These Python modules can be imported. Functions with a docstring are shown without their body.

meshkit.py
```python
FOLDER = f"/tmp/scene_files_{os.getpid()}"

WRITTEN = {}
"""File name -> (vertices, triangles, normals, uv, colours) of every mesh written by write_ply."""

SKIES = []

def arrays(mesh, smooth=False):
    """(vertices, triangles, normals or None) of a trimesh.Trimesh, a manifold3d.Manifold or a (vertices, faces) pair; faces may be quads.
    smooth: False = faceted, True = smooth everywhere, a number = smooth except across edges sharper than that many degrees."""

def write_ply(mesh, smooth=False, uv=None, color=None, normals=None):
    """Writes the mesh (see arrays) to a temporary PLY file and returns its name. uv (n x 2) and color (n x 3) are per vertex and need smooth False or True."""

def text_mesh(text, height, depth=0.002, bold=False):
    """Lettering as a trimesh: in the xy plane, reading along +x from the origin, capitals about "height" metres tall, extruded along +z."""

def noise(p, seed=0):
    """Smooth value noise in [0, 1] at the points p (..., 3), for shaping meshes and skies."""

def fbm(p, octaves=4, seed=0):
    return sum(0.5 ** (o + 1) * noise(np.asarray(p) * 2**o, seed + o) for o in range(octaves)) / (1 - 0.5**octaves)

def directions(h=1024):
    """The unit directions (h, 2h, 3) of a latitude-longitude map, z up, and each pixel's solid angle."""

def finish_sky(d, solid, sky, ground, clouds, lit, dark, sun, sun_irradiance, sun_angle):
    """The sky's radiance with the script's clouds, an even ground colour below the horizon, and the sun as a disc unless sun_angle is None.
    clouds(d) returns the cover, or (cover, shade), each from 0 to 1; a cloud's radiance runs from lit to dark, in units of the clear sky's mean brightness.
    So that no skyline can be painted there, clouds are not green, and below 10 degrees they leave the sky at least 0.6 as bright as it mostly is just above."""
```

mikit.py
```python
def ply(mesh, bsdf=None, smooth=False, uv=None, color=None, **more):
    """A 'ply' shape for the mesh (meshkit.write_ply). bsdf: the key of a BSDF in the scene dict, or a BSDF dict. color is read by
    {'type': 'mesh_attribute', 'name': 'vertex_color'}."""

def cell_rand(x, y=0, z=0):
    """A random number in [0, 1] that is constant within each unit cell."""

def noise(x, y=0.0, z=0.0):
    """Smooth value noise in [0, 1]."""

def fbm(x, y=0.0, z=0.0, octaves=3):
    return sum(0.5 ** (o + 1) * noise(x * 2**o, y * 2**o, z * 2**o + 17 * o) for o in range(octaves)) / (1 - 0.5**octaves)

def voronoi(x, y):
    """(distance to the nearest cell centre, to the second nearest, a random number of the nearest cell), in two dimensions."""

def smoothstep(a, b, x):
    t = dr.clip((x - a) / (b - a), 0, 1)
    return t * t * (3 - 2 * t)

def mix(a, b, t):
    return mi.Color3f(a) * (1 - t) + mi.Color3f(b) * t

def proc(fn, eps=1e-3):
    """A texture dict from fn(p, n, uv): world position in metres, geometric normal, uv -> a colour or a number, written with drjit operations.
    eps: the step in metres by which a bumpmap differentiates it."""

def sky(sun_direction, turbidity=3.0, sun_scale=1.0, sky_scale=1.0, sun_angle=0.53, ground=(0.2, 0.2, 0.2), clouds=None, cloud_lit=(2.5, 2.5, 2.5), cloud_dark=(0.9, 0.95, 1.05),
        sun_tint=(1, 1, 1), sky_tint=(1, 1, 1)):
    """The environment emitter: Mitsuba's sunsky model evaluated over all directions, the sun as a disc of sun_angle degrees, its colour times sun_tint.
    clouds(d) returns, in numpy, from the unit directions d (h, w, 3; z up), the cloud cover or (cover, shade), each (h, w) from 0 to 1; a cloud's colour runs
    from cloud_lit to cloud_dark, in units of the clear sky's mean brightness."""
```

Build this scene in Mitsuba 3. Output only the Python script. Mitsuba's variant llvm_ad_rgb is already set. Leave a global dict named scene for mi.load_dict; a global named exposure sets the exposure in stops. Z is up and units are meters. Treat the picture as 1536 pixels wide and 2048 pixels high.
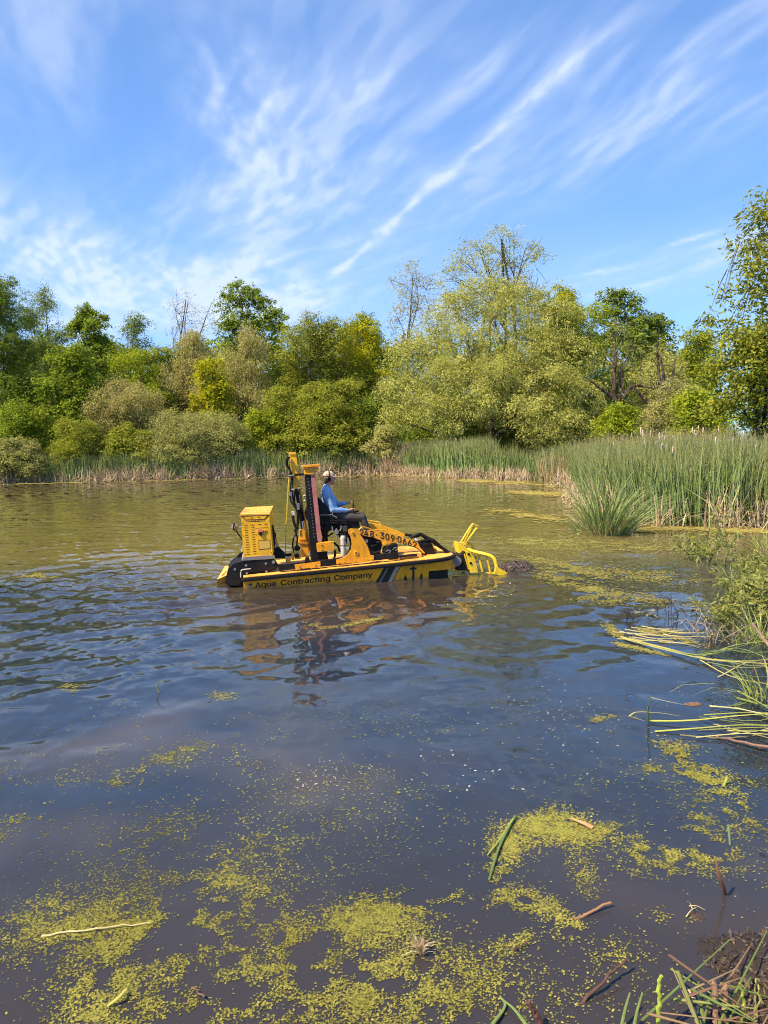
import math, random
import numpy as np, trimesh, drjit as dr, mitsuba as mi
import mikit, meshkit
import manifold3d as m3
from shapely.geometry import Polygon, Point, LineString
import shapely

scene, labels = {}, {}
T = mi.ScalarTransform4f
# ------------------------------------------------------------------ camera, sky, exposure
FPX = 1537.0                                   # focal length in pixels of a 1536 x 2048 frame
EYE = np.array([0.0, 0.0, 2.45]); PITCH = math.atan(124 / FPX)
ROLL = math.radians(1.3)                        # the camera was held a little askew: the horizon rises to the right
FW = np.array([0, math.cos(PITCH), -math.sin(PITCH)]); UP0 = np.array([0, math.sin(PITCH), math.cos(PITCH)]); RT0 = np.array([1.0, 0, 0])
RTV, UPV = RT0 * math.cos(ROLL) - UP0 * math.sin(ROLL), UP0 * math.cos(ROLL) + RT0 * math.sin(ROLL)
scene['camera'] = {'type': 'perspective', 'fov': 2 * math.degrees(math.atan(768 / FPX)), 'fov_axis': 'x', 'near_clip': 0.05, 'far_clip': 3000.0,
                   'to_world': T().look_at(origin=EYE.tolist(), target=(EYE + FW).tolist(), up=UPV.tolist())}
exposure = 2.2

def cirrus(d):
    """High thin cloud on a flat layer overhead: x, y on that layer (in units of its height)."""
    z = np.maximum(d[..., 2], 0.03)
    x, y = d[..., 0] / z, d[..., 1] / z
    n = lambda a, b, s, o=3: meshkit.fbm(np.stack([a, b, np.full_like(a, s * 3.7)], -1), o, s)
    wx, wy = n(x * .9, y * .5, 1) - .5, n(x * .9, y * .5, 2) - .5
    a = .95 * x + .31 * y + .5 * wx                  # across the wind streaks
    b = -.31 * x + .95 * y + .5 * wy                 # along them
    fib = n(a * 9 + 2 * wx, b * 1.3, 3, 4)           # fibres
    fib2 = n((x * .8 + y * .6) * 7, (y * .8 - x * .6) * 1.6, 4, 4)
    cur = n(x * 13 + 3 * wx, y * 5, 5, 4)            # small curdled texture
    reg = n(a * 1.15 + 3.3, b * .42 + 1.7, 6, 3)     # where the sheets lie
    sm = lambda lo, hi, v: np.clip((v - lo) / (hi - lo), 0, 1) ** 2 * (3 - 2 * np.clip((v - lo) / (hi - lo), 0, 1))
    cover = .30 * sm(.42, .78, reg) * (.3 + 1.1 * sm(.3, .75, fib))
    def blob(cx, cy, rx, ry, ang, amt, tex):
        c, s = math.cos(ang), math.sin(ang)
        u, v = ((x - cx) * c + (y - cy) * s) / rx, (-(x - cx) * s + (y - cy) * c) / ry
        return amt * np.exp(-(u * u + v * v)) * tex
    t1, t2, t3 = .25 + 1.1 * sm(.3, .75, cur), .25 + 1.1 * sm(.3, .75, fib2), .3 + sm(.3, .7, fib)
    for bl in [(-.39, 2.35, .12, .42, .1, .50, t1), (-.50, 3.1, .28, .5, .5, .34, t2), (-1.62, 3.5, .30, .75, .0, .50, t2), (-1.75, 4.8, .5, 1.3, .2, .40, t2),
               (-1.0, 5.2, .7, 1.2, .2, .46, t3), (-.45, 4.2, .45, .8, .3, .40, t2), (-.1, 2.9, .35, .6, .3, .30, t3), (.15, 2.15, .45, .22, -.35, .34, t3), (.62, 2.7, .30, .85, .34, .20, t3),
               (.95, 2.2, .25, .7, .34, .14, t3), (-.9, 1.85, .3, .3, .4, .2, t2), (-.25, 1.75, .4, .16, .1, .30, t2), (1.28, 4.55, .16, .07, -.75, .55, t3), (1.55, 3.87, .12, .03, -1.1, .5, t3), (1.2, 4.1, .18, .06, -.9, .22, t3),
               (-2.4, 2.6, .6, .9, .3, .35, t2), (2.2, 3.2, .35, 1.2, .34, .3, t3), (1.8, .8, .5, 1.4, .34, .32, t3), (-1.2, -.6, .7, 1.6, .34, .34, t2), (.6, -1.6, .6, 1.4, .34, .34, t3)]:
        cover = cover + blob(*bl)
    dist = x - (.56 - .326 * (y - 1.99)) + .05 * (n(y * 5, x * 5, 9) - .5)       # an old contrail, straight on the layer
    cover = cover + (.06 + .62 * t1 / 1.35) * np.exp(-(dist / (.027 + .012 * np.sin(y * 9 + 3 * wx))) ** 2) * sm(1.75, 2.25, y) * (1 - sm(4.2, 5.0, y))
    fine = n(a * 26 + 4 * wx, b * 7, 13, 3)
    cover = cover * (.68 + .64 * sm(.3, .7, fine)) + .05 + .10 * sm(.3, .7, n(x * .7, y * .7, 11)) + .14 * np.exp(-d[..., 2] / .10)
    low = np.clip((d[..., 2] - .02) / .08, 0, 1)
    return np.clip(.88 * cover, 0, .72) * low

SUN = np.array([-.68, -.48, 1.0])
scene['sky'] = mikit.sky(SUN.tolist(), turbidity=3.0, sun_scale=1.25, sky_scale=1.2, ground=(.12, .13, .08), clouds=cirrus, cloud_lit=(1.75, 1.95, 2.3), cloud_dark=(1.2, 1.3, 1.4), sun_tint=(1, .95, .84), sky_tint=(.76, 1.0, 1.30))

# ------------------------------------------------------------------ helpers
def ray(px, py):
    d = FW + (px - 768) / FPX * RTV - (py - 1024) / FPX * UPV
    return d / np.linalg.norm(d)
def at(px, py, z=0.0):                           # the point of the level z that is seen at a pixel of the photograph
    d = ray(px, py); return EYE + d * (z - EYE[2]) / d[2]
def at_depth(px, py, y):                          # the point at distance y north of the camera
    d = ray(px, py); return EYE + d * y / d[1]

class MB:
    """Collects vertices, faces and colours of one mesh."""
    def __init__(s): s.v, s.f, s.c, s.n = [], [], [], 0
    def add(s, v, f, c=None):
        v, f = np.asarray(v, float), np.asarray(f, int)
        if f.shape[1] == 4: f = np.vstack([f[:, [0, 1, 2]], f[:, [0, 2, 3]]])
        s.v.append(v); s.f.append(f + s.n); s.n += len(v)
        if c is not None: s.c.append(np.broadcast_to(c, (len(v), 3)))
        return s
    def mesh(s, m, c=None):
        if hasattr(m, 'to_mesh'):
            q = m.to_mesh(); return s.add(q.vert_properties[:, :3], q.tri_verts, c)
        return s.add(m.vertices, m.faces, c)
    def arrays(s): return np.vstack(s.v), np.vstack(s.f), (np.vstack(s.c) if s.c else None)

def numbered(name):
    if name not in USED: USED[name] = 0; return name
    USED[name] += 1; return f'{name}_{USED[name]:03d}'
USED = {}
def tag(key, label=None, cat=None, group=None, kind=None):
    e = {k: v for k, v in dict(label=label, category=cat, group=group, kind=kind).items() if v}
    labels[key] = {**labels.get(key, {}), **e}
def thing(name, label, cat, group=None):
    k = numbered(name); tag(k, label, cat, group); return k
def put(name, mesh, bsdf, parent=None, smooth=False, color=None, label=None, kind=None):
    key = numbered(parent + '__' + name if parent else name)
    if isinstance(mesh, MB):
        v, f, c = mesh.arrays(); mesh = (v, f); color = c if color is None else color
    scene[key] = mikit.ply(mesh, bsdf, smooth=smooth, color=color)
    if label or kind: tag(key, label, None, None, kind)
    return key

def tube(points, radii, sides=6, caps=True):
    """A tapered tube along a polyline (vertices, faces)."""
    p = np.asarray(points, float); n = len(p)
    r = np.broadcast_to(np.asarray(radii, float), (n,))
    t = np.gradient(p, axis=0); t /= np.linalg.norm(t, axis=1, keepdims=True) + 1e-12
    a = np.cross(t, [0.31, 0.17, 0.93]); bad = np.linalg.norm(a, axis=1) < .2
    a[bad] = np.cross(t[bad], [1.0, 0, 0]); a /= np.linalg.norm(a, axis=1, keepdims=True)
    b = np.cross(t, a); ang = np.arange(sides) * 2 * np.pi / sides
    v = p[:, None] + r[:, None, None] * (np.cos(ang)[None, :, None] * a[:, None] + np.sin(ang)[None, :, None] * b[:, None])
    v = v.reshape(-1, 3)
    i, j = np.meshgrid(np.arange(n - 1), np.arange(sides), indexing='ij')
    q = np.stack([i * sides + j, i * sides + (j + 1) % sides, (i + 1) * sides + (j + 1) % sides, (i + 1) * sides + j], -1).reshape(-1, 4)
    f = np.vstack([q[:, [0, 1, 2]], q[:, [0, 2, 3]]])
    if caps:
        k = np.arange(1, sides - 1)
        f = np.vstack([f, np.stack([k * 0, k + 1, k], 1), np.stack([k * 0, k, k + 1], 1) + (n - 1) * sides])
    return v, f
def spline(pts, n=16):
    """A smooth curve through points (Catmull-Rom)."""
    p = np.asarray(pts, float); q = np.vstack([2 * p[0] - p[1], p, 2 * p[-1] - p[-2]]); out = []
    m = max(2, n // (len(p) - 1))
    for i in range(len(p) - 1):
        t = np.linspace(0, 1, m, endpoint=False)[:, None]; a, b, c, d = q[i:i + 4]
        out.append(.5 * (2 * b + (c - a) * t + (2 * a - 5 * b + 4 * c - d) * t ** 2 + (3 * b - a - 3 * c + d) * t ** 3))
    return np.vstack(out + [p[-1:]])

# ------------------------------------------------------------------ materials
rgb = lambda *c: {'type': 'rgb', 'value': list(c)}
VC = {'type': 'mesh_attribute', 'name': 'vertex_color'}
scene['leaf_material'] = {'type': 'principledthin', 'base_color': VC, 'roughness': .55, 'diff_trans': .85, 'eta': 1.3, 'spec_trans': 0.0}
scene['blade_material'] = {'type': 'twosided', 'bsdf': {'type': 'principled', 'base_color': VC, 'roughness': .5, 'specular': .4}}
scene['plain_material'] = {'type': 'twosided', 'bsdf': {'type': 'diffuse', 'reflectance': VC}}
def bark_fn(p, n, uv):
    g = mikit.fbm(p.x * 9, p.y * 9, p.z * 2.2, 3)
    return mikit.mix((.035, .028, .022), (.15, .125, .10), mikit.smoothstep(.3, .75, g))
scene['bark_material'] = {'type': 'diffuse', 'reflectance': mikit.proc(bark_fn)}
def ground_fn(p, n, uv):
    g = mikit.fbm(p.x * 1.3, p.y * 1.3, 0, 3); h = mikit.fbm(p.x * 14, p.y * 14, 0, 3)
    c = mikit.mix((.035, .027, .02), (.075, .058, .04), h)
    return mikit.mix(c, mi.Color3f(.05, .07, .022), mikit.smoothstep(.45, .7, g) * mikit.smoothstep(.1, .4, p.z))
scene['ground_material'] = {'type': 'diffuse', 'reflectance': mikit.proc(ground_fn)}
# ------------------------------------------------------------------ pond outline, ground, water
SHORE = [(.9, 2.2), (1.38, 3.1), (1.78, 3.6), (2.35, 4.2), (3.3, 5.6), (4.7, 8.2), (5.0, 10), (6.2, 12.3), (9, 15.5), (12.3, 20.5), (10.8, 22.4), (8.5, 24), (8.7, 31), (10.6, 40), (12.6, 49), (13.2, 54), (10, 60),
         (7.5, 64.5), (4, 72), (0, 78.5), (-8.6, 79.5), (-18.5, 77.7), (-28, 77), (-38, 76), (-46, 66), (-48, 40), (-38, 18), (-22, 6), (-8, 1.6), (-2, 1.4)]
shore = Polygon(spline(np.array(SHORE + SHORE[:1]), 240)[:-1])
from scipy.spatial import cKDTree
shapely.prepare(shore)
RIM = cKDTree(np.array([shore.exterior.interpolate(t, True).coords[0] for t in np.linspace(0, 1, 6000)]))
def signed(x, y):                                # metres outside the water's edge (negative: in the pond)
    x, y = np.asarray(x, float), np.asarray(y, float); d = RIM.query(np.stack([x, y], 1))[0]
    return np.where(shapely.contains_xy(shore, x, y), -d, d)
def land_z(x, y):
    s = signed(x, y); q = np.stack([np.asarray(x, float), np.asarray(y, float), np.zeros_like(np.asarray(x, float))], -1)
    rough = meshkit.fbm(q * 2.3, 3, 5) - .5
    far = np.clip((s - 6) / 60, 0, 1)
    return np.where(s < 0, np.maximum(-.6, s * .9 - .02), np.minimum(s * .22, .22) + np.clip(s, 0, 8) * .03 + .10 * rough * np.clip(s * 3, 0, 1) + far * 1.5)
gx = np.unique(np.concatenate([np.linspace(-1, 9, 90), np.linspace(-60, 45, 135), np.sign(np.linspace(-1, 1, 41)) * 60 * 15 ** np.abs(np.linspace(-1, 1, 41))]))
gy = np.unique(np.concatenate([np.linspace(-3, 16, 130), np.linspace(16, 105, 130), -3 - np.geomspace(.5, 700, 14), 105 * np.geomspace(1.02, 11, 20)]))
GX, GY = np.meshgrid(gx, gy); GZ = land_z(GX.ravel(), GY.ravel())
ni, nj = GX.shape; I, J = np.meshgrid(np.arange(ni - 1), np.arange(nj - 1), indexing='ij')
quads = np.stack([I * nj + J, I * nj + J + 1, (I + 1) * nj + J + 1, (I + 1) * nj + J], -1).reshape(-1, 4)
put('ground', (np.stack([GX.ravel(), GY.ravel(), GZ], 1), quads), 'ground_material', smooth=True, kind='structure')

wr = np.random.default_rng(7)
def wave_set(n, l0, l1, spread, mean):
    lam = np.exp(wr.uniform(np.log(l0), np.log(l1), n)); k = 2 * np.pi / lam; th = mean + wr.normal(0, spread, n)
    return k * np.cos(th), k * np.sin(th), wr.uniform(0, 6.283, n), k
WAVES = [(wave_set(18, 1.1, 3.4, 1.5, 1.3), .010), (wave_set(26, .3, 1.0, 1.3, 1.4), .020), (wave_set(24, .10, .33, 1.4, 1.2), .022)]
STERN = np.array([-3.7, 14.2]); BOAT_MID = np.array([-.6, 14.0])
def water(x, y):
    """Height and slopes of the pond's surface: a light breeze, rings from the boat's stern, calm towards the far side."""
    x, y = np.asarray(x, float), np.asarray(y, float)
    q = np.stack([x * .22, y * .22, np.zeros_like(x)], -1)
    patch = meshkit.fbm(q, 3, 3); patch2 = meshkit.fbm(q * 3.1, 3, 8)
    ds = np.hypot(x - STERN[0], (y - STERN[1])); db = np.hypot((x - BOAT_MID[0]) / 1.6, y - BOAT_MID[1])
    wash = np.exp(-(db / 5.2) ** 2)
    far = np.clip((y - 15) / 22, 0, 1)
    right = np.clip((x - .33 * y + .5) / 2.5, 0, 1)                 # floating algae still the water by the right bank
    calm = (1 - .45 * far) * (1 - .5 * right)
    left = np.clip((-x - .05 * y) / 3, 0, 1) * np.clip((y - 4.5) / 4, 0, 1)
    near = np.clip((y - 4.0) / 4.5, .14, 1)
    mirror = 1 - .62 * np.exp(-((x + 1.2) / 2.2) ** 2 - ((y - 11.2) / 2.6) ** 2)      # slack water where the boat is mirrored
    mid = 1 - .45 * np.clip((y - 5) / 3, 0, 1) * np.clip((18 - y) / 5, 0, 1) * (1 - left)
    amps = [(.55 + .7 * patch + .1 * wash + .08 * left) * calm * np.clip(near + .25, 0, 1) * mid, (.15 + 1.9 * patch * patch2 + .25 * wash + .28 * left + .8 * np.exp(-(ds / 3.4) ** 2)) * calm * near * mid * mirror, (.08 + .8 * np.clip(patch2 * 2 - .6, 0, 1) + .45 * wash + .3 * left) * calm * near * (1 - .5 * far) * mid * mirror]
    h, hx, hy = np.zeros_like(x), np.zeros_like(x), np.zeros_like(x)
    for ((kx, ky, ph, k), slope), amp in zip(WAVES, amps):
        for i in range(len(kx)):
            a = slope / k[i] * math.sqrt(2.0 / 3); w = kx[i] * x + ky[i] * y + ph[i]
            s, c = np.sin(w), np.cos(w); h += a * amp * s; hx += a * amp * c * kx[i]; hy += a * amp * c * ky[i]
    for cx, cy, lam, am, rad in [(STERN[0] - .6, STERN[1] + .6, .95, .018, 5.0), (STERN[0], STERN[1], .5, .005, 4.0), (1.6, 13.2, .6, .005, 3.2), (-1.0, 9.5, .7, .004, 2.6), (1.5, 9.8, .55, .004, 2.0)]:
        r = np.hypot(x - cx, y - cy) + .25 * (patch2 - .5); a = am * np.exp(-(r / rad) ** 2) * np.clip(r / .6, 0, 1) * (.5 + patch2); w = 2 * np.pi / lam * r
        h += a * np.sin(w); c = a * np.cos(w) * 2 * np.pi / lam / np.maximum(r, .05); hx += c * (x - cx); hy += c * (y - cy)
    return h, hx, hy
wy = np.geomspace(1.2, 90, 480)
ws = np.concatenate([-np.geomspace(3.2, .6, 34)[:-1], np.linspace(-.6, .6, 470), np.geomspace(.6, 3.2, 34)[1:]])
WX, WY = ws[None, :] * wy[:, None], np.broadcast_to(wy[:, None], (len(wy), len(ws)))
WX = np.hstack([np.minimum(WX[:, :1] - 1, -75), WX, np.maximum(WX[:, -1:] + 1, 40)]); WY = np.hstack([WY[:, :1], WY, WY[:, -1:]])
hh, hx, hy = water(WX.ravel(), WY.ravel())
wn = np.stack([-hx, -hy, np.ones_like(hx)], 1); wn /= np.linalg.norm(wn, axis=1, keepdims=True)
ni, nj = WX.shape; I, J = np.meshgrid(np.arange(ni - 1), np.arange(nj - 1), indexing='ij')
quads = np.stack([I * nj + J, I * nj + J + 1, (I + 1) * nj + J + 1, (I + 1) * nj + J], -1).reshape(-1, 4)
wf = np.vstack([quads[:, [0, 1, 2]], quads[:, [0, 2, 3]]])
cen = np.stack([WX.ravel(), WY.ravel()], 1)[wf].mean(1)
keep = signed(cen[:, 0], cen[:, 1]) < 1.2
def water_fn(p, n, uv):
    """What hangs in the water: olive murk, and plumes of silt stirred up by the boat."""
    w = mikit.fbm(p.x * .35, p.y * .35, 3, 2)
    a = mikit.fbm(p.x * .55 + 1.6 * w, p.y * .42 + 2.2, 0, 4)
    plume = mikit.smoothstep(.36, .80, a)
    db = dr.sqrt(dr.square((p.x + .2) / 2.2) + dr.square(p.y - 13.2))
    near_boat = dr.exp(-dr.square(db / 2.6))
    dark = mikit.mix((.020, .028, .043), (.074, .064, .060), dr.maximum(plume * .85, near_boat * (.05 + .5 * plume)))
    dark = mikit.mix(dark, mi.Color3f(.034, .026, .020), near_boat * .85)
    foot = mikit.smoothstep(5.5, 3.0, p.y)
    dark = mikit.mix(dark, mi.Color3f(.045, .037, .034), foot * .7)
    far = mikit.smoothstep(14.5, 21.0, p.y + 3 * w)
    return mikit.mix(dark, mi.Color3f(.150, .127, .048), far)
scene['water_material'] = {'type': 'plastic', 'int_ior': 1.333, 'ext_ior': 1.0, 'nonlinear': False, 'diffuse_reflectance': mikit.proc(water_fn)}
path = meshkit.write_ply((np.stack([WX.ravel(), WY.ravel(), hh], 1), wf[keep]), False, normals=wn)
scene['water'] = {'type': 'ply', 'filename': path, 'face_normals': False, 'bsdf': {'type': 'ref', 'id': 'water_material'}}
tag('water', kind='structure')
# ------------------------------------------------------------------ trees and shrubs
def leaves(rng, centre, out, long_axis, length, width, color, single=False):
    """One folded diamond per leaf: (vertices, triangles, colours)."""
    n = len(centre)
    u = long_axis / (np.linalg.norm(long_axis, axis=1, keepdims=True) + 1e-9)
    s = np.cross(out, u); s /= np.linalg.norm(s, axis=1, keepdims=True) + 1e-9
    L, W = length[:, None], width[:, None]
    a, b = centre - u * L * .5, centre + u * L * .5
    if single:                                                                        # far away: one triangle
        v = np.stack([a - s * W * .5, a + s * W * .5, b + s * W * .15], 1).reshape(-1, 3); k = np.arange(n)[:, None] * 3
        return v, k + [0, 1, 2], np.repeat(color, 3, 0)
    l, r = centre - s * W * .5 - u * L * .08, centre + s * W * .5 - u * L * .08
    v = np.stack([a, l, b, r], 1).reshape(-1, 3); k = np.arange(n)[:, None] * 4
    f = np.vstack([k + [0, 2, 1], k + [0, 3, 2]])
    return v, f, np.repeat(color, 4, 0)

PAL = {  # leaf colours (base, tip): the sum of what a leaf reflects and lets through
    'maple': ((.13, .19, .022), (.27, .34, .04)), 'dark': ((.11, .165, .024), (.22, .285, .045)), 'ash': ((.14, .20, .045), (.25, .31, .08)),
    'willow': ((.29, .31, .08), (.48, .49, .155)), 'silver': ((.28, .28, .10), (.45, .44, .19)), 'yellow': ((.27, .29, .018), (.45, .45, .03)), 'straw': ((.29, .275, .10), (.44, .41, .17)),
    'olive': ((.17, .20, .028), (.32, .345, .055)), 'greywillow': ((.22, .235, .08), (.36, .37, .14)), 'dry': ((.29, .265, .14), (.43, .39, .24)), 'fresh': ((.19, .25, .022), (.35, .40, .04))}

PAL = {k: (np.array(a) * [1.22, 1.22, 1.15], np.array(b) * [1.22, 1.22, 1.15]) for k, (a, b) in PAL.items()}

def grow(seed, base, height, lobes, pal, leaf=.23, aspect=.6, clump=.70, per=29, dens=1.0, droop=.0, trunk=.22, limbs=True, stems=1, twigs=True, hollow=.5, bare=(), lean=(0, 0)):
    """Crown leaves and wood of one tree. lobes: (dx, dy, z, rx, ry, rz) ellipsoids relative to the base."""
    rng = np.random.default_rng(seed); base = np.asarray(base, float)
    lob = np.asarray(lobes, float); wood = MB(); crown = MB()
    ctr = lob[:, :3] + base * [1, 1, 1]
    # wood: stems to the lobes, limbs that fork towards the clumps
    top = ctr[np.argmax(ctr[:, 2])]
    hubs = []
    for s in range(stems):
        off = rng.normal(0, .25 if stems > 1 else 0, 3) * [1, 1, 0]
        goal = top if s == 0 else ctr[rng.integers(len(ctr))]
        p0 = base + off + [0, 0, -.3]
        mid = base + off + (goal - base) * [.35, .35, .5] + rng.normal(0, .035 * height, 3) * [1, 1, .3]
        path = spline([p0, base + off * 1.2 + [lean[0] * .2, lean[1] * .2, height * .14], mid, goal], 15)
        r = trunk * np.linspace(1, .22, len(path)) ** 1.1; r[0] *= 1.5
        wood.add(*tube(path, r, 7)); hubs.append((path, r))
    for c in ctr:
        path, r = hubs[rng.integers(len(hubs))]
        zz = path[:, 2]; k = int(np.clip(np.searchsorted(zz, c[2] - .25 * height - rng.uniform(0, .1) * height), 3, len(path) - 3))
        q = spline([path[k], path[k] * .55 + c * .45 + rng.normal(0, .03 * height, 3) + [0, 0, .02 * height], c], 9)
        wood.add(*tube(q, r[k] * np.linspace(.7, .2, len(q)), 5)); hubs.append((q, r[k] * np.linspace(.7, .2, len(q))))
    for li, (dx, dy, z, rx, ry, rz) in enumerate(lob):
        c = ctr[li]; area = (rx * ry + ry * rz + rx * rz) / 3 * 4 * np.pi
        n = max(5, int(dens * area * .74 / clump ** 2))
        d = rng.normal(0, 1, (n, 3)); d[:, 2] += .25; d /= np.linalg.norm(d, axis=1, keepdims=True)
        lump = .50 + 1.0 * meshkit.fbm(d * 2.4 + li * 7.1 + seed, 3, seed % 97)
        rad = lump * (hollow + (1 - hollow) * rng.random(n) ** .55) * np.where(rng.random(n) < .12, 1.25, 1)
        cc = c + d * rad[:, None] * [rx, ry, rz]
        cc = cc[cc[:, 2] > base[2] + .25]
        n = len(cc)
        if not n: continue
        if twigs:
            path, r = hubs[stems + li]
            for k in rng.choice(n, min(n, int(3 + area * .10 * dens)), replace=False):
                a = path[rng.integers(3, len(path))]
                q = spline([a, (a + cc[k]) / 2 + [0, 0, .08 * np.linalg.norm(cc[k] - a)], cc[k] + (cc[k] - a) * .12], 5)
                wood.add(*tube(q, np.linspace(.028, .009, len(q)) * (trunk / .22) ** .5, 3, False))
        hue = rng.random(n); tone = .80 + .4 * rng.random(n)
        m = np.maximum(4, (per * (.5 + rng.random(n))).astype(int)); idx = np.repeat(np.arange(n), m); t = len(idx)
        outd = (cc - c) / [rx, ry, rz]; outd /= np.linalg.norm(outd, axis=1, keepdims=True) + 1e-9
        g = rng.normal(0, 1, (t, 3)) * [.55, .55, .30 + .4 * droop] * clump * (.7 + .6 * rng.random(n))[idx][:, None]
        g[:, 2] -= .35 * (g[:, 0] ** 2 + g[:, 1] ** 2) / clump                       # each spray arches over
        pos = cc[idx] + g
        nrm = outd[idx] * .6 + [0, 0, .65] + rng.normal(0, .55, (t, 3)); nrm /= np.linalg.norm(nrm, axis=1, keepdims=True)
        ax = g * [1, 1, .4] + rng.normal(0, .45, (t, 3)) * clump + [0, 0, -droop * clump * 1.6]
        ax -= nrm * (ax * nrm).sum(1)[:, None] * (1 - droop)
        if droop: nrm = np.cross(ax, rng.normal(0, 1, (t, 3))) + nrm * .8
        ca, cb = np.array(PAL[pal][0]), np.array(PAL[pal][1]); w = np.clip(hue[idx] * .65 + .55 * rng.random(t) - .1, 0, 1)[:, None]
        col = (ca * (1 - w) + cb * w) * (tone[idx] * (.88 + .24 * rng.random(t)))[:, None]
        ln = leaf * (.7 + .6 * rng.random(t))
        crown.add(*leaves(rng, pos, nrm, ax, ln, ln * aspect, col, base[1] > 50))
    for b in bare:                                                                    # dead limbs: polylines relative to the base
        q = spline(base + np.asarray(b, float), 10); wood.add(*tube(q, np.linspace(trunk * .55, .03, len(q)), 5))
        for k in range(2, len(q) - 1, 2):
            e = q[k] + rng.normal(0, .8, 3) + [0, 0, .9]; wood.add(*tube([q[k], (q[k] + e) / 2 + rng.normal(0, .1, 3), e], [.05, .03, .012], 3, False))
    return crown, wood

def crown_lobes(rng, w, h0, h1, n, depth=.9, top=.8, spread=.70):
    """Lobes filling a crown w wide from height h0 to h1, narrower at the top."""
    n = int(n * 1.75); out = [(0, 0, h0 + (h1 - h0) * .42, w * .27, w * .27 * depth, (h1 - h0) * .34)]
    for i in range(n):
        t = (i + rng.random()) / n; z = h0 + (h1 - h0) * (.04 + .88 * t)
        half = w * .5 * (1 - top * max(0, t - .35) ** 1.4) * (.86 + .14 * min(1, t * 3))
        a = rng.uniform(0, 2 * np.pi) if i % 3 else (math.pi * (i // 3 % 2) + rng.normal(0, .5)); r = half * spread * (.5 + .75 * rng.random())
        s = w * (.115 + .115 * rng.random()) * (1.15 - .45 * t)
        out.append((r * math.cos(a), r * math.sin(a) * depth, z, s * 1.15, s * 1.1, s * rng.uniform(.6, 1.05)))
    for i in range(3): out.append((rng.normal(0, .13 * w), rng.normal(0, .1 * w), h1 - (h1 - h0) * rng.uniform(.06, .2), w * .10, w * .10, (h1 - h0) * rng.uniform(.07, .13)))
    return out

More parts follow.
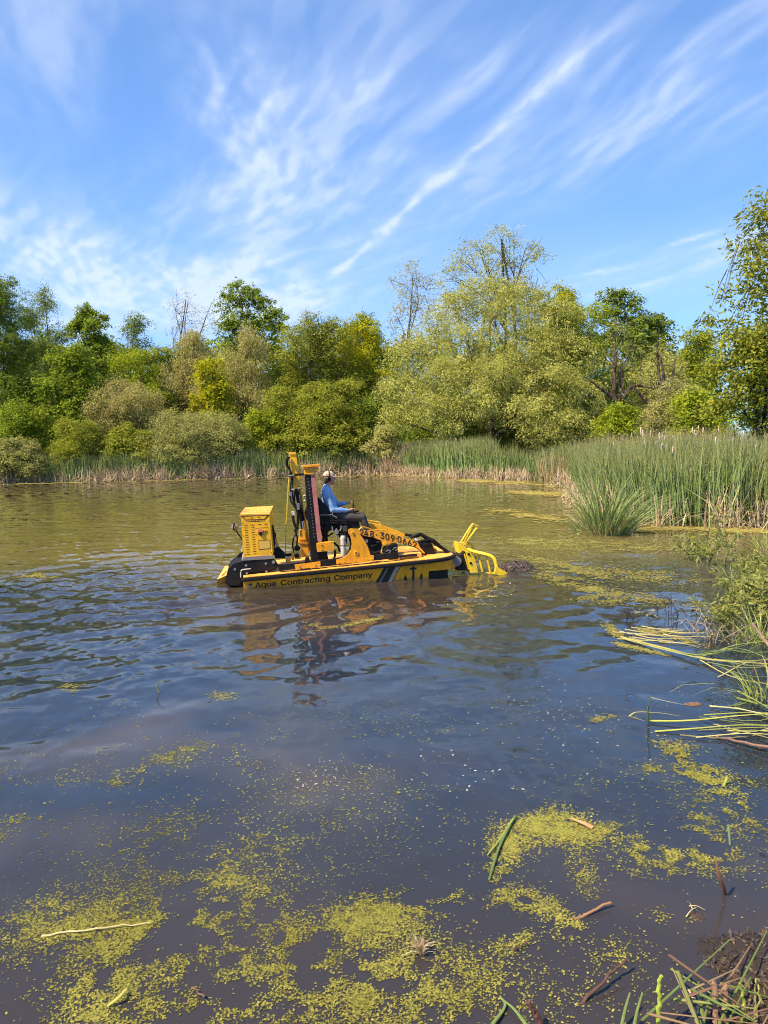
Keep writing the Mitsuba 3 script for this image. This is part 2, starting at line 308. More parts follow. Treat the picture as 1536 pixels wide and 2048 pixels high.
def plant_tree(name, label, cat, px, top, half, D, pal, bottom=None, n=12, lobes=None, group=None, **kw):
    """A tree whose crown spans px +- half and reaches up to row top of the photograph when it stands D metres away; bottom: the lowest row of its leaves."""
    D = D + float(np.interp(px, [450, 800, 1150], [16, 6, 0])) if D > 50 else D
    k = D / FPX; x, _, z1 = at_depth(px, top, D); x = at_depth(px, 900, D)[0]
    g = max(float(land_z(np.array([x]), np.array([float(D)]))[0]), 0)
    z1 -= g; z0 = max(.25, at_depth(px, bottom, D)[2] - g) if bottom else max(.3, z1 * .12)
    w = 2 * half * k; seed = kw.pop('seed', int(px * 7 + top * 3 + D)) % 100003
    rng = np.random.default_rng(seed)
    lob = crown_lobes(rng, w, z0, z1, n, kw.pop('depth', .9), kw.pop('taper', .8)) if lobes is None else [(at_depth(a, c, D)[0] - x, b, at_depth(a, c, D)[2] - g, d * k, d * k * .8, e * k) for a, b, c, d, e in lobes]
    crown, wood = grow(seed, (x, D, g), z1, lob, pal, **kw)
    key = thing(name, label, cat, group)
    put('trunk', wood, 'bark_material', key)
    put('crown', crown, 'leaf_material', key)
    return key

TREES = [
 # tall trees behind, left to right
 ('tree', 'tallest dark green tree at the left edge of the photo', 'tree', 8, 530, 92, 74, 'dark', dict(bottom=930, n=18, per=30, trunk=.3)),
 ('tree', 'feathery blue-green tree right of the tall tree at the left edge', 'tree', 100, 572, 70, 82, 'ash', dict(bottom=900, n=14, leaf=.24, aspect=.4)),
 ('tree', 'bright green broad-leaved tree left of the wide sky gap, with dark gaps in its crown', 'tree', 190, 600, 58, 78, 'maple', dict(bottom=860, n=11, per=30, leaf=.34, hollow=.7)),
 ('tree', 'tall leafy green tree with drooping side sprays, in front of the bright broad-leaved tree', 'tree', 150, 690, 62, 68, 'maple', dict(bottom=880, n=13, per=30, leaf=.3)),
 ('tree', 'slim pale green tree standing alone against the sky left of the bare-topped willow', 'tree', 283, 615, 50, 84, 'ash', dict(bottom=820, n=10, leaf=.24, dens=.62, hollow=.3)),
 ('tree', 'mid green tree below the slim pale green tree, behind the straw coloured shrub', 'tree', 285, 690, 80, 76, 'fresh', dict(bottom=900, n=14)),
 ('tree', 'dark green tree in the shade between the pale willow and the slim pale tree', 'tree', 340, 690, 60, 80, 'dark', dict(bottom=900, n=12)),
 ('willow_tree', 'sparse greyish willow with two bare grey limbs rising above its crown', 'tree', 380, 565, 52, 86, 'dry', dict(n=8, leaf=.26, aspect=.25, droop=.55, dens=.30, per=16, hollow=.2, trunk=.3, bare=[[(0, 0, 9), (.3, 0, 14), (.0, 0, 18), (.6, 0, 21.6)], [(0, 0, 10), (1.0, 0, 14.5), (2.2, .3, 18), (3.6, .3, 21.2)], [(0, 0, 8), (-2, 0, 12), (-3.2, 0, 13.5), (-4.6, 0, 15.5)]],
     lobes=[(350, 0, 620, 20, 26), (372, 0, 600, 26, 30), (400, 0, 625, 28, 34), (380, .5, 660, 40, 26), (415, 0, 655, 22, 30), (345, 0, 655, 20, 22)])),
 ('tree', 'tall round-headed green tree right of the bare-topped willow, its trunk showing against the sky', 'tree', 497, 560, 78, 90, 'maple', dict(leaf=.34, per=26, dens=.75, trunk=.3,
     lobes=[(480, 0, 585, 38, 22), (455, .5, 605, 26, 18), (515, 0, 600, 26, 20), (545, 0, 625, 28, 16), (560, -.5, 650, 22, 14), (478, 0, 640, 34, 22), (520, .6, 660, 30, 18), (455, 0, 665, 26, 26), (490, .5, 700, 44, 30)])),
 ('tree', 'rough green tree with dark branches showing, left of the yellow-green tree', 'tree', 632, 622, 100, 80, 'olive', dict(bottom=900, n=18, per=22, dens=.9, hollow=.35, trunk=.26)),
 ('tree', 'yellow-green tree behind, directly left of the great willow', 'tree', 728, 632, 76, 88, 'yellow', dict(bottom=880, n=12)),
 ('tree', 'tiny dark evergreen-looking top far behind between two paler trees', 'tree', 722, 628, 52, 104, 'dark', dict(bottom=720, n=8)),
 ('willow_tree', 'pale willow with a thin open crown and visible branches, left shoulder of the great willow', 'tree', 826, 520, 56, 80, 'silver', dict(leaf=.3, aspect=.27, droop=.3, per=22, dens=.48, hollow=.25, trunk=.24,
     lobes=[(826, 0, 548, 30, 28), (800, .4, 578, 24, 28), (852, 0, 580, 24, 30), (828, 0, 615, 40, 32), (795, 0, 635, 26, 30), (860, 0, 640, 30, 34), (825, 0, 690, 50, 50)])),
 ('willow_tree', 'tallest willow in the middle, its airy top fanning out against the sky', 'tree', 1000, 450, 112, 79, 'willow', dict(leaf=.3, aspect=.27, droop=.25, per=22, dens=.55, hollow=.25, trunk=.42, stems=2,
     lobes=[(1003, 0, 478, 42, 26), (960, .5, 495, 40, 26), (1050, 0, 500, 38, 24), (1085, 0, 500, 18, 18), (920, 0, 525, 34, 28), (905, 0, 560, 34, 30), (975, 0, 530, 46, 32), (1030, 0, 540, 42, 36), (1000, 0, 590, 80, 44), (920, 0, 610, 60, 44), (1080, 0, 600, 30, 34)])),
 ('willow_tree', 'great spreading silvery-green willow in the middle, leaning over the reeds', 'tree', 985, 560, 225, 74, 'willow', dict(leaf=.27, aspect=.32, droop=.35, per=36, hollow=.62, trunk=.40, stems=3, clump=.72, dens=1.15,
     lobes=[(985, 1.5, 588, 62, 40), (915, 1.5, 612, 44, 36), (1055, 1.5, 600, 46, 42), (1010, 0, 640, 50, 36), (870, .5, 665, 42, 34), (1118, .5, 640, 44, 46), (935, -.5, 690, 56, 36), (1060, -1, 700, 56, 42), (825, -.5, 715, 46, 38), (1150, 0, 715, 42, 48), (890, -2.5, 755, 52, 34), (985, -3, 752, 50, 34), (1090, -3, 775, 60, 38), (800, -2, 785, 44, 34), (1160, -1.5, 800, 40, 38), (850, -4, 822, 46, 28), (945, -4.5, 812, 46, 30), (1040, -4.5, 828, 50, 30), (1125, -3.5, 852, 46, 28), (790, -3, 842, 32, 24), (890, -4.5, 862, 32, 16), (1060, -5, 870, 40, 18), (965, 1, 780, 120, 70)])),
 ('tree', 'yellow-green treetop far behind, right of the tallest willow', 'tree', 1115, 568, 66, 95, 'yellow', dict(bottom=760, n=11)),
 ('willow_tree', 'pale green willow right of the great willow and left of the dark twisted tree', 'tree', 1150, 592, 84, 79, 'fresh', dict(bottom=880, n=15, leaf=.3, aspect=.34, droop=.15, per=26)),
 ('tree', 'dark green oak-like treetop far behind the twisted tree', 'tree', 1245, 573, 58, 96, 'dark', dict(leaf=.34, per=26, dens=.8,
     lobes=[(1215, 0, 592, 20, 15), (1248, 0, 590, 26, 15), (1270, 0, 604, 18, 14), (1240, 0, 625, 40, 24), (1300, 0, 632, 20, 14), (1325, 0, 645, 18, 12), (1290, 0, 660, 56, 26), (1240, 0, 690, 60, 40)])),
 ('tree', 'twisted dark-trunked tree with sparse grey-green leaves, left of the broken snag', 'tree', 1240, 632, 62, 71, 'greywillow', dict(leaf=.26, aspect=.3, dens=.38, per=18, hollow=.15, trunk=.5, droop=.2,
     lobes=[(1230, 0, 668, 34, 26), (1265, 0, 690, 34, 30), (1215, 0, 710, 28, 26), (1245, 0, 730, 44, 28), (1285, .5, 740, 30, 24), (1220, 0, 770, 26, 26)], bare=[[(0, -.5, 5), (-1.5, -.7, 6.5), (-3.6, -.9, 8.0)], [(0, -.3, 6), (1.2, -.5, 7), (3.4, -.7, 6.6)]])),
 ('tree', 'broken dark snag with forked bare limbs, right of the twisted tree', 'tree', 1300, 690, 40, 68, 'greywillow', dict(leaf=.26, aspect=.3, dens=.22, per=14, hollow=.1, trunk=.46, droop=.2, limbs=False,
     lobes=[(1315, 0, 700, 26, 26), (1290, 0, 720, 26, 26), (1335, 0, 715, 22, 28), (1300, 0, 760, 30, 20)], bare=[[(0, -.4, 4), (.9, -.5, 6.5), (.8, -.6, 8.5), (.2, -.6, 10.5)], [(.6, -.4, 6), (1.6, -.5, 7.2), (2.0, -.6, 9.2)], [(0, -.3, 5), (-1.2, -.5, 6.2), (-2.2, -.5, 7.4)]])),
 ('tree', 'rounded yellow-green tree far behind, left of the near tree at the right edge', 'tree', 1395, 650, 66, 86, 'fresh', dict(bottom=870, n=13)),
 ('tree', 'green tree in the gap behind the snag', 'tree', 1320, 700, 70, 84, 'willow', dict(bottom=880, n=12)),
 # nearer the water
 ('shrub', 'rounded olive green bush among the reeds at the left edge', 'shrub', 22, 880, 66, 60, 'greywillow', dict(bottom=952, n=9, leaf=.2, trunk=.06, stems=5, clump=.5)),
 ('shrub', 'dark leafy bush low under the tall trees at the left edge', 'shrub', 40, 815, 80, 68, 'maple', dict(bottom=920, n=10, trunk=.08, stems=4)),
 ('shrub', 'olive green bush left of the straw coloured shrub, just behind the reeds', 'shrub', 152, 836, 58, 62, 'olive', dict(bottom=935, n=10, leaf=.2, aspect=.4, trunk=.07, stems=5, clump=.5)),
 ('shrub', 'straw coloured flowering shrub, the palest clump on the left shore', 'shrub', 258, 764, 82, 68, 'straw', dict(bottom=900, n=14, leaf=.24, aspect=.35, droop=.35, trunk=.08, stems=5, clump=.6)),
 ('shrub', 'low olive bush in front of the straw coloured shrub', 'shrub', 270, 858, 60, 63, 'olive', dict(bottom=925, n=9, leaf=.22, trunk=.06, stems=5, clump=.55)),
 ('shrub', 'wide grey-green willow bush right of the straw coloured shrub', 'shrub', 398, 826, 96, 64, 'greywillow', dict(bottom=925, n=14, leaf=.22, aspect=.34, trunk=.07, stems=6, clump=.6, per=30)),
 ('willow_tree', 'straw tinged weeping willow below the bare-topped willow', 'tree', 390, 655, 62, 77, 'straw', dict(bottom=870, n=14, leaf=.3, aspect=.25, droop=.6, per=26)),
 ('willow_tree', 'drooping pale willow below the round-headed tree', 'tree', 490, 655, 70, 76, 'straw', dict(bottom=880, n=15, leaf=.3, aspect=.25, droop=.6, per=26)),
 ('tree', 'bright yellow-green young tree in front of the two straw tinged willows', 'tree', 428, 706, 46, 71, 'yellow', dict(bottom=880, n=11, leaf=.28)),
 ('shrub', 'green bush at the foot of the drooping pale willow', 'shrub', 525, 815, 52, 68, 'fresh', dict(bottom=915, n=9, trunk=.07, stems=5)),
 ('shrub', 'dark thicket bush behind the crane of the work boat, under the olive trees', 'shrub', 590, 770, 76, 71, 'olive', dict(bottom=915, n=13, trunk=.09, stems=5)),
 ('shrub', 'olive and brown thicket bush right above the operator', 'shrub', 672, 760, 84, 72, 'olive', dict(bottom=915, n=14, dens=.9, trunk=.09, stems=5, leaf=.24)),
 ('shrub', 'pale green bush at the left foot of the great willow', 'shrub', 768, 850, 34, 70, 'silver', dict(bottom=915, n=7, leaf=.24, trunk=.05, stems=4, clump=.5)),
 ('shrub', 'green bush in the shade below the left shoulder of the great willow', 'shrub', 735, 790, 50, 74, 'dark', dict(bottom=910, n=9, trunk=.08, stems=4)),
 ('shrub', 'dark understorey bush behind the trunks of the great willow', 'shrub', 965, 800, 150, 80, 'dark', dict(bottom=925, n=14, trunk=.08, stems=6)),
 ('shrub', 'dark understorey bush right of the trunks of the great willow', 'shrub', 1130, 800, 80, 79, 'dark', dict(bottom=910, n=11, trunk=.08, stems=5)),
 ('shrub', 'yellow-green low bush right of the great willow, left of the snag', 'shrub', 1238, 808, 48, 60, 'fresh', dict(bottom=890, n=9, leaf=.2, trunk=.05, stems=5, clump=.5)),
 ('shrub', 'grey-green airy bush at the foot of the broken snag', 'shrub', 1345, 760, 62, 66, 'silver', dict(bottom=880, n=12, leaf=.22, aspect=.34, trunk=.07, stems=5, clump=.6, dens=.8)),
 ('shrub', 'leafy green bush low behind the reeds, below the near trees on the right', 'shrub', 1405, 775, 76, 56, 'fresh', dict(bottom=900, n=10, trunk=.07, stems=5)),
 ('shrub', 'dark green bush behind the twisted tree', 'shrub', 1205, 730, 60, 82, 'dark', dict(bottom=880, n=10, trunk=.08, stems=4)),
]
for nm, lb, ct, px, tp, hf, D, pal, kw in TREES:
    plant_tree(nm, lb, ct, px, tp, hf, D, pal, **kw)
# the near trees at the right edge: larger leaves
plant_tree('tree', 'tall near tree with long leaves leaning in at the right edge, highest at upper right', 'tree', 1545, 366, 110, 36, 'olive', leaf=.26, aspect=.32, per=22, dens=1.05, clump=.55, hollow=.3, trunk=.2, droop=.25,
           lobes=[(1560, 0, 420, 60, 50), (1520, .3, 440, 36, 46), (1500, 0, 500, 36, 40), (1550, 0, 530, 70, 50), (1495, 0, 560, 34, 34), (1530, 0, 600, 44, 30), (1455, .3, 590, 22, 16), (1425, 0, 640, 24, 14), (1480, 0, 650, 34, 16), (1580, 0, 640, 60, 40)])
plant_tree('tree', 'broad dark green tree filling the right edge behind the reeds', 'tree', 1515, 640, 112, 40, 'olive', leaf=.24, aspect=.45, per=24, clump=.55, dens=1.4, hollow=.45, trunk=.22, stems=3,
           lobes=[(1530, 0, 672, 70, 34), (1470, 0, 690, 44, 34), (1570, 0, 720, 60, 50), (1500, -.4, 730, 60, 36), (1445, 0, 740, 36, 32), (1540, -.5, 780, 64, 34), (1470, -.4, 790, 50, 30), (1435, 0, 812, 34, 16), (1550, 0, 830, 60, 26)])

# the wood beyond: one mass behind the separate trees
rng = np.random.default_rng(99); mass, mwood = MB(), MB()
for i in range(46):
    x = -80 + 160 * (i + rng.random()) / 54; D = rng.uniform(112, 135); h = rng.uniform(17, 21.5)
    w = rng.uniform(9, 13); pal = ['dark', 'maple', 'olive', 'fresh'][rng.integers(4)]
    c, wd = grow(5000 + i, (x, D, .9), h, crown_lobes(rng, w, .3, h, 9), pal, leaf=.62, aspect=.6, clump=1.3, per=11, trunk=.25, twigs=False)
    for m_, s_ in ((mass, c), (mwood, wd)): m_.add(*s_.arrays()[:2], s_.arrays()[2])
v, f, c = mass.arrays()
put('distant_wood', (v, f), 'leaf_material', color=c); tag('distant_wood', 'dense green wood that closes the view behind the separate trees', 'wood', kind='stuff')
put('woodland_trunks', mwood, 'bark_material'); tag('woodland_trunks', 'trunks of the dense wood behind the separate trees', 'tree trunks', kind='stuff')

# ------------------------------------------------------------------ cattails and reeds
def blades(rng, root, height, width, lean, bend, color, tipc=None, seg=3):
    """Tapered, bending blades: a strip each. root (n,3), height, width (n,), lean and bend (n,2) in metres of sideways travel at the tip."""
    n = len(root); t = np.linspace(0, 1, seg + 1)[None, :, None]
    a = rng.uniform(0, np.pi, n); side = np.stack([np.cos(a), np.sin(a), a * 0], 1)[:, None]
    xy = lean[:, None] * t + bend[:, None] * t ** 2.6
    z = height[:, None, None] * t * np.ones((n, seg + 1, 1)); z = z - .35 * (xy ** 2).sum(-1, keepdims=True) / np.maximum(height[:, None, None], .1)
    c = root[:, None] + np.concatenate([xy, z], -1)
    w = width[:, None, None] * .5 * np.array([.75, 1, .8, .55][:seg] + [.06])[None, :, None] if seg <= 4 else 0
    v = np.concatenate([c - side * w, c + side * w], 1)                              # left points, then right points
    m = seg + 1; q = np.array([[i, i + m, i + m + 1, i + 1] for i in range(seg)])
    f = (np.arange(n)[:, None, None] * 2 * m + q[None]).reshape(-1, 4)
    col = np.repeat(color[:, None], m, 1)
    if tipc is not None: col = col * (1 - t ** 2.5) + tipc[:, None] * t ** 2.5
    return v.reshape(-1, 3), f, np.concatenate([col, col], 1).reshape(-1, 3)
def pick(rng, n, a, b): w = rng.random((n, 1)); return (np.array(a) * (1 - w) + np.array(b) * w) * rng.uniform(.8, 1.2, (n, 1))
GREEN = ((.070, .135, .032), (.15, .24, .07)); TAN = ((.30, .23, .14), (.52, .42, .28)); STRAWB = ((.13, .17, .055), (.27, .26, .10))

def reed_bed(name, label, rng, x, y, hgt, wid, spread=.16, green=GREEN):
    n = len(x); z = np.maximum(land_z(x, y), -.06)
    clumpy = meshkit.fbm(np.stack([x * .45, y * .45, x * 0], 1), 3, 31); clump2 = meshkit.fbm(np.stack([x * 1.6, y * 1.6, x * 0], 1), 2, 33)
    keep = rng.random(n) < np.clip(.25 + 2.2 * (clumpy - .28), .12, 1); x, y, z, clumpy, clump2 = x[keep], y[keep], z[keep], clumpy[keep], clump2[keep]; n = len(x)
    h = hgt * (.50 + .42 * clumpy + .36 * clump2 + rng.normal(0, .09, n))
    g = MB(); wind = np.stack([meshkit.noise(np.stack([x * .8, y * .8, x * 0 + 3], 1)) - .5, meshkit.noise(np.stack([x * .8, y * .8, x * 0 + 9], 1)) - .5], 1)
    g.add(*blades(rng, np.stack([x, y, z], 1), h, wid * rng.uniform(.7, 1.3, n), rng.normal(0, spread, (n, 2)) + wind * .6, rng.normal(0, spread * 1.1, (n, 2)) * (1 + 3 * (rng.random((n, 1)) < .20)), pick(rng, n, *green) * (.8 + .5 * clump2[:, None]), pick(rng, n, *STRAWB)))
    put(name, g, 'blade_material'); tag(name, label, 'cattails', kind='stuff')
    return x, y, z
def dead_bed(name, label, rng, x, y, h, wid, mess=.45):
    n = len(x); z = np.maximum(land_z(x, y), -.05); g = MB()
    cl = meshkit.fbm(np.stack([x * .9, y * .9, x * 0], 1), 3, 37); k = rng.random(n) < np.clip((cl - .36) * 5, .05, 1); x, y, z, cl = x[k], y[k], z[k], cl[k]; n = len(x)
    h = np.broadcast_to(h, k.shape)[k]; hh = h * (.35 + .9 * rng.random(n)) * (.6 + .8 * cl); bent = rng.random(n) < .35
    d = rng.normal(0, mess, (n, 2)) * np.where(bent, 1.6, .45)[:, None] * hh[:, None]
    g.add(*blades(rng, np.stack([x, y, z], 1), hh * np.where(bent, .8, 1), wid * rng.uniform(.7, 1.4, n), d * .6, d * .9, pick(rng, n, *TAN), seg=2))
    put(name, g, 'blade_material'); tag(name, label, 'dead reeds', kind='stuff')

rng = np.random.default_rng(41)
def belt(n, y0, y1, x0, x1, lo, hi, power=1.0):
    """n points between lo and hi metres outside the water's edge within a box."""
    px, py = np.empty(0), np.empty(0)
    while len(px) < n:
        x, y = rng.uniform(x0, x1, 60000), rng.uniform(y0, y1, 60000); s = signed(x, y)
        k = (s > lo) & (s < hi) & (rng.random(len(x)) < (1 - np.clip((s - lo) / (hi - lo), 0, 1)) ** power)
        px, py = np.append(px, x[k]), np.append(py, y[k])
    return px[:n], py[:n]
x, y = belt(40000, 55, 84, -52, 9.2, -.9, 3.6, .6)
reed_bed('far_cattails', 'belt of green cattails along the far shore behind the work boat', rng, x, y, 2.9, .055, .16, ((.10, .18, .045), (.20, .30, .09)))
x, y = belt(23000, 46, 82, -52, 14.5, -1.5, .1, .5)
dead_bed('far_dead_reeds', 'pale dry reed stalks at the foot of the far cattails', rng, x, y, np.where(x > -1, .95, 1.5), .05)
x, y = belt(33000, 21.5, 62, 8, 30, -.6, 9.0, .7)
reed_bed('right_cattails', 'tall dense bed of green cattails on the right shore', rng, x, y, 2.4, .030, .15)
x, y = belt(8000, 21.5, 56, 8, 24, -1.0, .9, .5)
dead_bed('right_dead_reeds', 'pale dry broken reeds at the foot of the right-hand cattail bed', rng, x, y, np.where(y > 30, .75, 1.25), .030)
# pale seed heads and old stalks above the right-hand bed; tan grass by the great willow
x, y = belt(230, 23, 46, 8, 28, .5, 9, .2); n = len(x); g = MB(); z = land_z(x, y)
top = np.stack([x, y, z + rng.uniform(1.3, 2.75, n)], 1)
g.add(*blades(rng, np.stack([x, y, z], 1), top[:, 2] - z, np.full(n, .018), rng.normal(0, .1, (n, 2)), rng.normal(0, .05, (n, 2)), pick(rng, n, *TAN)))
for p in top[:110]:
    q = p + rng.normal(0, .05, 3); g.add(*tube([q - [0, 0, .16], q - [0, 0, .08], q + [.01, 0, .02], q + [.015, 0, .10]], [.008, .028, .030, .006], 5), np.array([.55, .46, .34]) * rng.uniform(.6, 1.1))
put('old_seed_stalks', g, 'blade_material'); tag('old_seed_stalks', 'old pale cattail stalks with fluffy seed heads standing above the right bed', 'seed stalks', kind='stuff')
def patch(name, label, cx, cy, rx, ry, n, h, wid, pal, spread):
    a, r = rng.uniform(0, 6.283, n), np.sqrt(rng.random(n)); x, y = cx + rx * r * np.cos(a), cy + ry * r * np.sin(a); g = MB()
    g.add(*blades(rng, np.stack([x, y, land_z(x, y)], 1), h * rng.uniform(.5, 1.1, n), np.full(n, wid), rng.normal(0, spread, (n, 2)), rng.normal(0, spread, (n, 2)), pick(rng, n, *pal)))
    put(name, g, 'blade_material'); tag(name, label, 'grass', kind='stuff')
patch('tan_grass', 'tan dry grass patch in the shade at the left foot of the great willow', 3.6, 76, 3.8, 1.2, 2600, 3.0, .045, TAN, .35)
patch('pale_grass', 'pale dry grass strip beyond the right-hand cattails', 18, 50, 8, 3, 3800, 2.9, .035, (TAN[0], STRAWB[1]), .25)

def tuft(name, label, cat, cx, cy, n, h, wid, radius, fan, seed, wind=(0, 0), pals=(GREEN, STRAWB), base_n=0):
    """A clump of cattails fanning out of the water."""
    rng = np.random.default_rng(seed); key = thing(name, label, cat)
    a, r = rng.uniform(0, 6.283, n), np.sqrt(rng.random(n)); off = np.stack([r * np.cos(a), r * np.sin(a)], 1)
    root = np.concatenate([off * radius + [cx, cy], np.full((n, 1), -.06)], 1); hh = h * rng.uniform(.55, 1.08, n)
    g = MB(); g.add(*blades(rng, root, hh, wid * rng.uniform(.7, 1.3, n), off * fan * hh[:, None] * .6 + wind + rng.normal(0, .10, (n, 2)), off * fan * hh[:, None] * .5 + np.array(wind) * .8 + rng.normal(0, .14, (n, 2)), pick(rng, n, *pals[0]), pick(rng, n, *pals[1]), seg=4))
    put('green_blades', g, 'blade_material', key, kind='stuff')
    if base_n:
        a, r = rng.uniform(0, 6.283, base_n), np.sqrt(rng.random(base_n)); off = np.stack([r * np.cos(a), r * np.sin(a)], 1); hh = h * rng.uniform(.15, .5, base_n); g = MB()
        g.add(*blades(rng, np.concatenate([off * radius * 1.05 + [cx, cy], np.full((base_n, 1), -.05)], 1), hh, wid * rng.uniform(.9, 1.6, base_n), off * fan * hh[:, None] * .9 + rng.normal(0, .08, (base_n, 2)), rng.normal(0, .12, (base_n, 2)), pick(rng, base_n, (.34, .30, .13), (.55, .50, .26))))
        put('dry_bases', g, 'blade_material', key, kind='stuff')
    return key
c = at(1215, 1068)
tuft('cattail_clump', 'lone clump of cattails fanning out of the water in front of the right-hand bed', 'cattail clump', c[0], c[1], 330, 1.95, .025, .50, 1.05, 3, wind=(.28, 0), pals=(((.10, .17, .045), (.24, .32, .10)), STRAWB), base_n=230)
tuft('cattail_clump', 'low bent skirt of cattails flopping into the water around the lone clump', 'cattail clump', c[0] - .1, c[1] + .2, 90, 1.05, .024, .8, 1.2, 4, pals=(GREEN, GREEN))
c = at(1365, 1040); tuft('cattail_clump', 'dark green cattails standing forward of the right bed, right of the lone clump', 'cattail clump', c[0], c[1], 260, 2.2, .026, .5, .3, 5, base_n=60)
# ------------------------------------------------------------------ the work boat
YAW = math.radians(10.0); BO = at(487, 1181)            # its frame: origin at the near stern corner on the water, s towards the bow, t towards the far side
FV, TV = np.array([math.cos(YAW), math.sin(YAW), 0]), np.array([-math.sin(YAW), math.cos(YAW), 0])
def W(s, t, z): return BO + FV * s + TV * t + np.array([0, 0, z])
def on(px, py, t):                                       # the point of the upright plane t that is seen at a pixel of the photograph
    d = ray(px, py); return EYE + d * (t - (EYE - BO) @ TV) / (d @ TV)
def st(px, py, t): p = on(px, py, t) - BO; return p @ FV, p[2]
VIEW = {1: (620, 920, 9.6), 2: (690, 1020, 9.6), 3: (820, 1030, 5.908), 4: (560, 1000, 9.6), 5: (425, 1000, 9.6), 6: (420, 880, 4.267), 7: (560, 890, 6.982)}
def V(k, pts): ox, oy, m = VIEW[k]; return [(ox + x / m, oy + y / m) for x, y in pts]
BOAT = thing('work_boat', 'yellow work boat with folded crane and generator, rake at the bow, afloat on the pond', 'boat')

LEAN = .17                                              # the hull's sides lean in towards the waterline
HT = lambda s: .238 + .049 * s
def lean(s, z): return LEAN * (HT(s) - z)
def solid(poly, z0, z1):                                 # polygon in (s, z) extruded across the boat from t = z0 to z1
    m = trimesh.creation.extrude_polygon(poly, z1 - z0, engine='earcut'); v = m.vertices
    return BO + v[:, :1] * FV + (v[:, 2:] + z0 + (lean(v[:, :1], v[:, 1:2]) if z0 < 0 else 0)) * TV + v[:, 1:2] * [0, 0, 1], m.faces[:, ::-1]
def plate(name, pts, t0, dt, mat, parent=BOAT, holes=(), label=None, soft=0):
    poly = Polygon([st(x, y, t0) for x, y in pts]).buffer(0)
    if soft: poly = poly.buffer(-soft).buffer(2 * soft, quad_segs=4).buffer(-soft)
    for (x, y), r in holes: poly = poly.difference(Point(st(x, y, t0)).buffer(r, quad_segs=3))
    return put(name, solid(poly, t0, t0 + dt), mat, parent, label=label)
def bolt(px, py, t, r, mat='steel', parent=BOAT, name='bolt', d=.018):
    return put(name, solid(Point(st(px, py, t)).buffer(r, quad_segs=2), t - d, t), mat, parent)
def pipe(name, pts, r, mat, parent=BOAT, n=14, sides=7, smooth=True, label=None):
    """pts: (px, py, t)."""
    q = np.array([on(*p) for p in pts]); q = spline(q, n) if smooth else q
    return put(name, tube(q, r, sides), mat, parent, smooth=40, label=label)
def place_text(text, px0, px1, t, height, mb):
    """Lettering on the plane t between two pixels of its baseline."""
    a, b = np.array(st(*px0, t)), np.array(st(*px1, t)); m = meshkit.text_mesh(text, height, .003, bold=True); v = m.vertices
    k = np.linalg.norm(b - a) / v[:, 0].max(); u = (b - a) / np.linalg.norm(b - a)
    s, z = a[0] + u[0] * v[:, 0] * k, a[1] + u[1] * v[:, 0] * k + v[:, 1]
    mb.add(BO + s[:, None] * FV + (t - v[:, 2:] + (lean(s, z)[:, None] if t < 0 else 0)) * TV + z[:, None] * [0, 0, 1], m.faces)

def paint(name, base, dirt, rough=.38, amount=.5, scale=3.0, spec=.5, silt=False):
    def fn(p, n, uv):
        a = mikit.fbm(p.x * scale, p.y * scale, p.z * scale, 4); b = mikit.noise(p.x * scale * 11, p.y * scale * 11, p.z * scale * 4)
        c = mikit.mix(base, dirt, amount * mikit.smoothstep(.48, .78, a * .8 + b * .2))
        c = mikit.mix(c, mi.Color3f(.06, .035, .02), .75 * mikit.smoothstep(.80, .86, mikit.fbm(p.x * 34, p.y * 34, p.z * 60, 2)) + .22 * mikit.smoothstep(.5, .85, mikit.fbm(p.x * 7, p.y * 7, p.z * 1.6, 3)))    # chips and grime
        if not silt: return c
        run = mikit.fbm(p.x * 16, p.y * 16, p.z * 1.2, 3)                              # a muddy waterline and runs of dried silt
        return mikit.mix(c, mi.Color3f(.13, .09, .055), dr.clip(mikit.smoothstep(.10, .0, p.z + .08 * (run - .5)) * .7 + .10 * mikit.smoothstep(.60, .78, run), 0, .7))
    scene[name] = {'type': 'twosided', 'bsdf': {'type': 'principled', 'base_color': mikit.proc(fn), 'roughness': rough, 'specular': spec}}
def plain(name, c, rough=.5, metal=0.0, spec=.5): scene[name] = {'type': 'twosided', 'bsdf': {'type': 'principled', 'base_color': rgb(*c), 'roughness': rough, 'metallic': metal, 'specular': spec}}
paint('yellow_paint', (.72, .31, .006), (.50, .21, .02), amount=.8, silt=True)
paint('bright_yellow', (.78, .42, .008), (.55, .27, .02), amount=.7)
paint('rake_yellow', (.82, .56, .02), (.45, .30, .05), amount=.8, scale=5)
paint('deck_paint', (.70, .34, .06), (.28, .14, .05), .6, .9, 2.2)
paint('black_paint', (.007, .007, .007), (.020, .018, .016), .45, .7, 4, .25)
paint('post_red', (.40, .15, .14), (.26, .09, .08), .6, .6, 3)
plain('rubber', (.008, .008, .009), .6, 0.0, .25); plain('decal_black', (.012, .011, .010), .5); plain('decal_grey', (.30, .27, .24), .5); plain('steel', (.30, .29, .27), .45, .6); plain('dull_grey', (.16, .155, .15), .6)
plain('chrome', (.75, .76, .78), .18, 1.0); plain('white_paint', (.46, .445, .42), .55); plain('brass', (.55, .36, .06), .45); plain('red_knob', (.55, .16, .12), .4); plain('slot_dark', (.10, .05, .008), .7); plain('dark_green', (.03, .045, .035), .6); plain('strap_yellow', (.55, .45, .05), .7)
paint('shirt_blue', (.20, .37, .62), (.14, .28, .50), .8, .7, 14, .2); paint('trouser_grey', (.065, .058, .056), (.035, .032, .032), .85, .8, 9, .2); paint('skin', (.44, .23, .15), (.36, .17, .11), .5, .5, 20, .3); paint('cap_cloth', (.50, .40, .33), (.22, .15, .12), .85, .8, 16, .2); plain('hair', (.06, .032, .018), .6)

